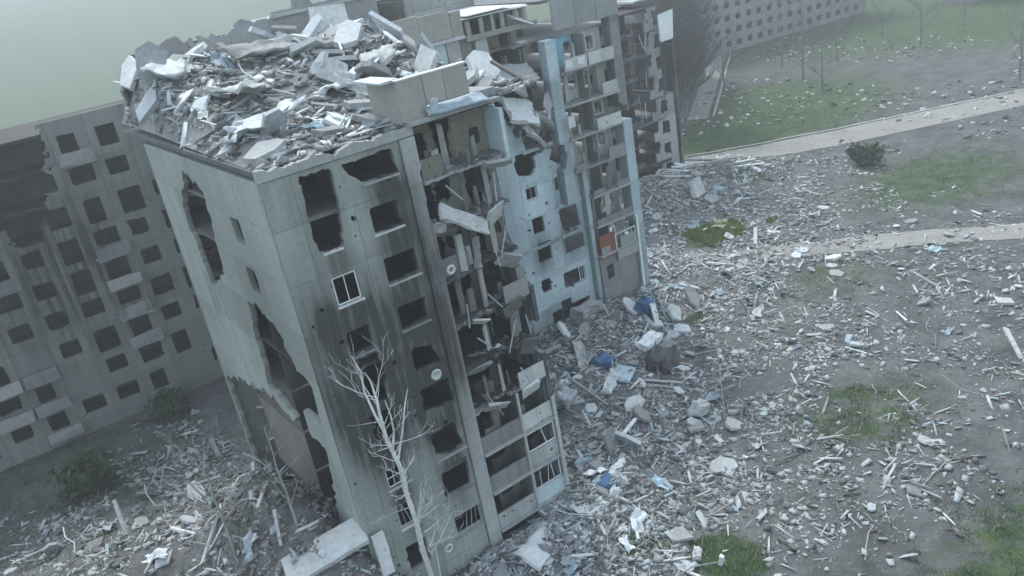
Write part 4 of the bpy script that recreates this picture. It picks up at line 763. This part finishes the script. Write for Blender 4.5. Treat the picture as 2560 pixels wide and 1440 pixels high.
hero('boulder', 'round whitish lump near the foot of the lower loggias', 'rubble', (9.2, -1.9), (0.8, 0.7, 0.6), (0.4, 0.3, 0.1), 'light_concrete', 0.1)
hero('concrete_block', 'white block on the green grass at the lower right', 'rubble', (8.2, -9.2), (0.9, 0.35, 0.3), (0.1, 0.1, 0.7), 'light_concrete', 0.1)
hero('post_stub', 'short white post standing in the grass at the lower right', 'post', (8.6, -10.5), (0.22, 0.22, 0.75), (0.1, 0.05, 0.1), 'white_paint', 0.03)
hero('wall_slab', 'pale angular slab in the far rubble below the bright boards', 'concrete slab', (52.0, 29.6), (2.6, 0.5, 2.0), (-0.3, 0.1, 0.3), 'light_concrete', 0.05)
hero('sheet_panel', 'pale yellowish board on the bright green grass at the right edge', 'board', (48.8, 23.6), (2.8, 1.2, 0.15), (0.05, 0.1, 0.5), 'dry_stems', 0.2)
hero('wreck', 'dark rounded heap of burnt metal right of the white ribbed slab', 'wreckage', (22.6, 7.2), (2.4, 1.8, 1.1), (0, 0, 0.4), 'dark_concrete', 0.07)
# satellite dishes
def dish(x, z, r, label):
    t = thing('satellite_dish', label, 'satellite dish', (x, -0.05, z)); vs = [(0, 0.12, 0)]; fs = []; k = 14
    for j, rr in enumerate((0.55, 1.0)):
        for i in range(k): a = 2*math.pi*i/k; vs.append((r*rr*math.cos(a), -0.06 if j else 0.06, r*rr*math.sin(a)))
    for i in range(k): fs.append((0, 1+i, 1+(i+1) % k)); fs.append((1+i, 1+k+i, 1+k+(i+1) % k, 1+(i+1) % k))
    me = mesh('dish', vs, fs, 'light_concrete'); o = link('dish', me, t); sol = o.modifiers.new('s', 'SOLIDIFY'); sol.thickness = 0.02; o.location = (0, -0.45, 0)
    rim = MB()
    for i in range(k): a, b = 2*math.pi*i/k, 2*math.pi*(i+1)/k; rim.bar((r*math.cos(a), -0.53, r*math.sin(a)), (r*math.cos(b), -0.53, r*math.sin(b)), 0.075, k=4)
    rim.build('rim', 'light_concrete', t); MB().bar((0, 0, -0.25), (0, -0.4, 0), 0.035).build('arm', 'metal', t)
dish(-1.0, 13.35, 0.25, 'round white-rimmed dish on the facade level with the top of the birch')
dish(1.2, 18.6, 0.2, 'white-rimmed dish hanging at the edge of the loggias in mid height')
dish(-2.75, 2.75, 0.22, 'white-rimmed dish beside the barred ground-floor window')

# ------------------------------------------------------------------ trees
def branchy(mb, p, d, L, r, depth, spread=0.6, up=0.25, rng_=random, n=3):
    p = Vector(p); d = Vector(d).normalized(); segs = 4
    for i in range(segs):
        q = p+d*(L/segs); r2 = max(r*(1-0.6/segs), 0.008); mb.bar(p, q, r, r2, k=5 if depth > 1 else 3); p, r = q, r2
        d = (d+Vector((rng_.gauss(0, 0.09), rng_.gauss(0, 0.09), rng_.gauss(0.03, 0.05)))).normalized()
        if depth > 0 and i >= 1:
            for _ in range(n if depth > 1 else max(1, n-1)):
                if rng_.random() < 0.62:
                    e = (d+Vector((rng_.gauss(0, spread), rng_.gauss(0, spread), rng_.gauss(up, 0.2)))).normalized()
                    branchy(mb, p, e, L*rng_.uniform(0.3, 0.6), r*0.55, depth-1, spread, up, rng_, n)
def tube(mb, pts, r0, r1, k=6):
    n = len(pts)-1
    for i in range(n): mb.bar(pts[i], pts[i+1], r0+(r1-r0)*i/n, r0+(r1-r0)*(i+1)/n, k)
BY = -1.5
b = thing('birch_tree', 'bare white birch standing in front of the nearest grey green facade', 'tree', (-4.6, BY, float(H(-4.6, BY))-0.2)); B0 = Vector(b.location)
mb = MB(); tube(mb, [Vector(p)-B0 for p in ((-4.55, BY, B0.z-0.3), (-4.58, BY, 2.8), (-4.66, BY, 4.6), (-4.6, BY, 6.4), (-4.72, BY, 8.2), (-4.62, BY, 9.6), (-4.85, BY, 11), (-5.0, BY, 12.0))], 0.17, 0.10)
mb.build('trunk', 'birch_bark', b)
mb = MB()
tube(mb, [Vector(p)-B0 for p in ((-5.0, BY, 12.0), (-5.0, BY, 13.2), (-4.95, BY, 14.0), (-5.0, BY, 15.2), (-5.15, BY, 15.7))], 0.11, 0.03, 5)
tube(mb, [Vector(p)-B0 for p in ((-5.0, BY, 12.2), (-5.25, BY, 13.4), (-5.45, BY, 14.8), (-5.35, BY, 15.9), (-5.6, BY, 16.9))], 0.085, 0.026, 5)
tube(mb, [Vector(p)-B0 for p in ((-4.85, BY, 11.0), (-4.5, BY, 12.0), (-4.45, BY, 13.0), (-4.55, BY, 13.9))], 0.075, 0.022, 5)
tube(mb, [Vector(p)-B0 for p in ((-4.7, BY, 10.3), (-4.1, BY-0.2, 12.0), (-3.6, BY-0.1, 13.2), (-3.2, BY, 13.9))], 0.065, 0.02, 5)
tube(mb, [Vector(p)-B0 for p in ((-4.6, BY, 6.4), (-3.9, BY-0.2, 6.55), (-3.2, BY-0.3, 6.8))], 0.04, 0.015, 5)
tube(mb, [Vector(p)-B0 for p in ((-4.6, BY, 6.2), (-4.2, BY-0.3, 7.6), (-3.9, BY-0.3, 8.6))], 0.04, 0.015, 5)
tube(mb, [Vector(p)-B0 for p in ((-4.3, BY-0.3, B0.z), (-4.75, BY-0.5, 3.4), (-5.0, BY-0.4, 5.0))], 0.06, 0.02, 5); tube(mb, [Vector(p)-B0 for p in ((-4.3, BY-0.3, B0.z), (-4.2, BY-0.5, 3.2), (-4.05, BY-0.4, 4.6))], 0.05, 0.02, 5)
rb = random.Random(3)
for z in sorted(rb.uniform(3.6, 15.8) for _ in range(30)):
    x = -4.6-0.08*(z-9); a = rb.uniform(0, 6.28); branchy(mb, Vector((x, BY, z))-B0, (math.cos(a), math.sin(a)*0.5, rb.uniform(0.2, 0.9)), rb.uniform(0.4, 2.6), rb.uniform(0.018, 0.036), 2, 0.6, 0.3, rb, 2)
mb.build('crown', 'birch_bark', b)
def bare_tree(x, y, h, r, seed, label, m='grey_bark', dense=3, group=None, zb=None, depth=3, nb=22, w=0.32, twig=1.0):
    rr = random.Random(seed); z0 = float(H(x, y)) if zb is None else zb
    t = thing('bare_tree', label, 'tree', (x, y, z0-0.1), group); tr = MB(); cr = MB()
    tube(tr, [Vector((rr.gauss(0, 0.012*h*i/8), rr.gauss(0, 0.012*h*i/8), h*i/8)) for i in range(7)]+[Vector((0, 0, h))], r, 0.03)
    for i in range(nb):
        u = 0.22+0.75*i/nb; a = rr.uniform(0, 6.28); L = h*w*(math.sin(math.pi*min(1, u*0.95))**0.7)
        branchy(cr, (0, 0, h*u), (math.cos(a), math.sin(a), 0.75), L, r*0.4*(1.1-u)*twig, depth-1, 0.45, 0.35, rr, dense)
    if twig > 1.5:
        for _ in range(2600):
            u = rr.uniform(0, 1)**0.8; a = rr.uniform(0, 6.28); q = h*w*0.62*math.sin(math.pi*(0.1+0.86*u))**0.8*math.sqrt(rr.random()); c = Vector((q*math.cos(a), q*math.sin(a), h*(0.2+0.85*u)))
            cr.bar(c, c+Vector((math.cos(a)*0.5+rr.gauss(0, 0.3), math.sin(a)*0.5+rr.gauss(0, 0.3), rr.uniform(0.5, 1.6))), 0.035, 0.012, 3)
    tr.build('trunk', m, t); cr.build('crown', m, t); return t
bare_tree(81, 58, 21, 0.4, 5, 'tall dark bare tree to the right of the gutted far wing', dense=5, nb=100, w=0.3, twig=2.2)
bare_tree(-9.5, 3.0, 6.5, 0.09, 8, 'small pale bare tree in the heap beside the broken end wall', 'pale_bark', 2, nb=12)
bare_tree(-12.5, 6.0, 7.5, 0.11, 9, 'second small bare tree further left in the same heap', 'pale_bark', 2, nb=14)
for i, (x, y, h) in enumerate(((100, 66, 12), (112, 58, 10), (122, 70, 14), (128, 62, 11), (140, 52, 12), (134, 74, 13), (150, 66, 12), (160, 54, 11), (106, 50, 9), (-34, 48, 12), (-48, 64, 14), (-24, 62, 11), (-70, 110, 13), (118, 24, 10), (88, 8, 8))):
    bare_tree(x, y, h, 0.2, 40+i, 'bare tree on the hazy ground far beyond the blocks', 'grey_bark', 3, 'far bare trees', nb=18)
# leaning thin poles on the right
for x, y, h, lx, lab in ((19.9, -1.3, 6.2, -0.25, 'slender grey pole standing at the right, the taller one'), (21.5, 1.0, 3.0, 0.3, 'short leaning pole near the slender pole')):
    t = thing('pole', lab, 'pole', (x, y, float(H(x, y))-0.1)); MB().bar((0, 0, 0), (lx, 0, h), 0.05, 0.035).build('shaft', 'metal', t); MB().bar((lx, 0, h), (lx+0.1, -0.1, h+0.35), 0.05, 0.04).build('cap', 'white_paint', t)

# ------------------------------------------------------------------ grass and stems
def blades(name, n, box, m, hmin, hmax, th=0.45, wd=0.035):
    X = rng.uniform(box[0], box[1], n*6); Y = rng.uniform(box[2], box[3], n*6); g = grassf(X, Y)*rng.uniform(0.35, 1.25, len(X))+1.2*fbm(X*0.8, Y*0.8, 77)
    ok = (g > th) & ~((X > -7.1) & (X < 6.5) & (Y > -0.4)) & ~((X > 10) & (X < 31.5) & (Y > 16.7)); X = X[ok][:n]; Y = Y[ok][:n]; n = len(X); z = H(X, Y)
    a = rng.uniform(0, 6.28, n); h = rng.uniform(hmin, hmax, n); lx = rng.normal(0, 0.35, n)*h; ly = rng.normal(0, 0.35, n)*h
    ca, sa = np.cos(a)*wd, np.sin(a)*wd
    v = np.stack([np.stack([X-ca, Y-sa, z-0.02], 1), np.stack([X+ca, Y+sa, z-0.02], 1), np.stack([X+lx, Y+ly, z+h], 1)], 1).reshape(-1, 3)
    return rawmesh(name, v, np.arange(3*n).reshape(n, 3), m, None, 'stuff')
blades('grass', 42000, (3, 36, -22, 14), 'grass', 0.05, 0.16, wd=0.022); blades('grass', 24000, (30, 95, -5, 58), 'grass', 0.06, 0.18, wd=0.03); blades('dry_grass', 5000, (3, 60, -20, 30), 'dry_stems', 0.1, 0.45, 0.3)
blades('sunlit_grass', 14000, (44, 54, 19.5, 26), 'sunlit_grass', 0.15, 0.4, 0.25, 0.07); blades('grass', 14000, (-34, -7.5, -6, 40), 'grass', 0.1, 0.35, 0.25)  # bright patch: sunlight put into the blade colour

# ------------------------------------------------------------------ far buildings
def far_block(x, y, L, n, rz, label):
    t = thing('far_block', label, 'ruined building', (x, y, 0)); t.rotation_euler = (0, 0, rz)
    h = 2.8*n
    wall(t, 'wall', (-L/2, 0, 0), (1, 0, 0), (0, 1, 0), [0, L], [0, h+0.8], [('r', 1.2+3.2*i, 2.8+3.2*i, 1.1+2.8*k, 2.5+2.8*k, 0.1) for i in range(int(L/3.2)) for k in range(n)]+[('p', ((L*0.2, h+2), (L*0.35, h-2.5), (L*0.5, h-1), (L*0.62, h+2)), 0.8)], 'grey_panel', 0.4, lambda a, c: 0.25, cell=0.4)
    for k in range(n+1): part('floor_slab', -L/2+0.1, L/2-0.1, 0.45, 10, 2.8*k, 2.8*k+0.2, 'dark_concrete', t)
    part('end_wall', -L/2-0.3, -L/2, 0.02, 10, 0, h, 'grey_panel', t); part('end_wall', L/2, L/2+0.3, 0.02, 10, 0, h, 'grey_panel', t); part('rear_wall', -L/2, L/2, 10.02, 10.3, 0, h, 'grey_panel', t)
F = thing('apartment_block', 'burnt long nine-storey block standing across the left background', 'ruined building')
FF = [0.9+2.74*k for k in range(10)]
uF = [-36+2.9*i for i in range(15)]
oF = []
for i in range(14):
    for k in range(9):
        if random.random() < 0.9: oF.append(('r', uF[i]+0.6+random.uniform(-0.1, 0.1), uF[i]+2.2+random.uniform(-0.2, 0.3), FF[k]+0.9-random.choice((0, 0, 0.3, 0.7)), FF[k]+2.3, random.choice((0.0, 0.0, 0.03, 0.12))))
oF += [('p', ((-19, 30), (-17, 21), (-14.5, 17.5), (-12, 19), (-10.5, 24), (-9, 30)), 0.8), ('p', ((-2, 30), (0, 22.5), (3, 21), (6, 24), (6, 30)), 0.7), ('p', ((-27, 9), (-24.5, 8), (-23, 12), (-25, 14), (-27.5, 12.5)), 0.5)]
wall(F, 'wall_panel', (0, 40, 0), (1, 0, 0), (0, 1, 0), uF, [-1.5]+FF[1:9]+[26.4], oF, 'grey_green_panel', 0.3, lambda x, z: min(0.9, 0.3+0.5*gauss(x, z, -13, 15, 6, 8)+0.5*gauss(x, z, -25, 14, 4, 6)+0.4*gauss(x, z, 1, 16, 3, 8)), cell=0.14)
for k in range(10): part('floor_slab', -35.9, 4.5, 40.35, 51, FF[k]-0.2, FF[k], 'charred_shade', F)
for k in range(9):
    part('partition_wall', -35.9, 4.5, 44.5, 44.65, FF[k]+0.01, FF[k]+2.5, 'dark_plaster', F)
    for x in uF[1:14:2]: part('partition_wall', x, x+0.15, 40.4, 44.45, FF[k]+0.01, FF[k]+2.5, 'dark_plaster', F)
    for i in (2, 5, 6, 9, 12):
        if random.random() < 0.75: part('balcony_slab', uF[i]+0.1, uF[i]+2.8, 38.9, 39.98, FF[k]-0.15, FF[k], 'concrete', F, 0.06); setsoot(part('parapet_panel', uF[i]+0.12, uF[i]+2.78, 38.85, 38.95, FF[k], FF[k]+0.95, random.choice(('grey_panel', 'pale_pier')), F, 0.08), random.uniform(0.1, 0.6))
part('end_wall_panel', 4.6, 4.9, 40, 51, -1, 26, 'grey_panel', F)
G = thing('apartment_block', 'dark smoke-blackened block face behind the tall bare tree at the upper right', 'ruined building', (83.5, 61.5, 0)); G.rotation_euler = (0, 0, math.atan2(26, 38))
FG = [0.6+2.74*k for k in range(8)]
wall(G, 'wall_panel', (0, 0, 0), (1, 0, 0), (0, 1, 0), [0, 4.5, 9, 13.5, 18, 22.5, 27, 31.5, 36], [-1]+FG[1:], [('r', 1.0+3*i, 2.4+3*i, f+0.9, f+2.3, 0.15) for i in range(12) for f in FG[:7] if random.random() < 0.75]+[('p', ((-1, 21), (0, 17.5), (5, 19), (12, 17), (20, 19), (28, 15.5), (37, 17), (37, 24), (-1, 24)), 0.6)], 'grey_panel', 0.35, lambda x, z: 0.85, cell=0.4)
for f in FG: part('floor_slab', 0.1, 35.9, 0.4, 11, f-0.2, f, 'charred_shade', G)
part('end_wall_panel', -0.3, -0.02, 0.05, 11, -1, 18, 'grey_panel', G); part('rear_wall', 0, 36, 11.02, 11.3, -1, 18, 'grey_panel', G)
far_block(-70, 130, 44, 6, -0.05, 'hazy six-storey ruin far away at the upper left')
far_block(150, 92, 60, 8, -0.12, 'hazy eight-storey ruin far away at the upper right'); far_block(205, 60, 40, 7, -0.35, 'hazy seven-storey ruin at the far right edge')
def leafy(x, y, h, w, seed, label, group, m='foliage'):
    t = thing('shrub', label, 'shrub', (x, y, float(H(x, y))-0.1), group); r = np.random.default_rng(seed); n = 1500
    tr = MB(); tube(tr, [(0, 0, 0), (0.1*w, 0, h*0.4), (0, 0.1*w, h*0.75)], 0.06*h/2, 0.03); tr.build('trunk', 'grey_bark', t)
    nc = 14; cc = np.stack([r.normal(0, w*0.3, nc), r.normal(0, w*0.3, nc), h*r.uniform(0.35, 0.95, nc)], 1); cr = w*r.uniform(0.18, 0.34, nc)
    k = r.integers(0, nc, n); d = r.normal(size=(n, 3)); d /= np.linalg.norm(d, axis=1)[:, None]; c = cc[k]+d*cr[k][:, None]*r.uniform(0.3, 1.5, n)[:, None]
    s = w*0.05; a = r.normal(size=(n, 3))*s; b = r.normal(size=(n, 3))*s
    v = np.stack([c-a, c+b, c+a, c-b], 1).reshape(-1, 3); rawmesh('crown', v, np.arange(4*n).reshape(n, 4), m, t)
for x, y, h, w_, lab in ((-17, 29, 2.6, 3.2, 'ragged dark shrub in the rubble left of the nearest block'), (-9, 36, 2.2, 2.6, 'low dark shrub in front of the left rear block'), (74, 22, 2, 3, 'low dark shrub on the grass beyond the gravel path')):
    leafy(x, y, h, w_, int(100+x), lab, None)

# ------------------------------------------------------------------ haze
hz = MB().box(-3200, 3300, -3200, 3300, -3, 110).build('haze', 'concrete', None, 'stuff')
hm = bpy.data.materials.new('haze'); hm.use_nodes = True; hn = hm.node_tree; hn.nodes.clear()
ho = hn.nodes.new('ShaderNodeOutputMaterial'); pv = hn.nodes.new('ShaderNodeVolumePrincipled'); pv.inputs['Density'].default_value = HAZE; pv.inputs['Color'].default_value = (0.84, 0.90, 0.92, 1); pv.inputs['Anisotropy'].default_value = 0.2
hn.links.new(pv.outputs[0], ho.inputs['Volume']); hz.data.materials.clear(); hz.data.materials.append(hm)
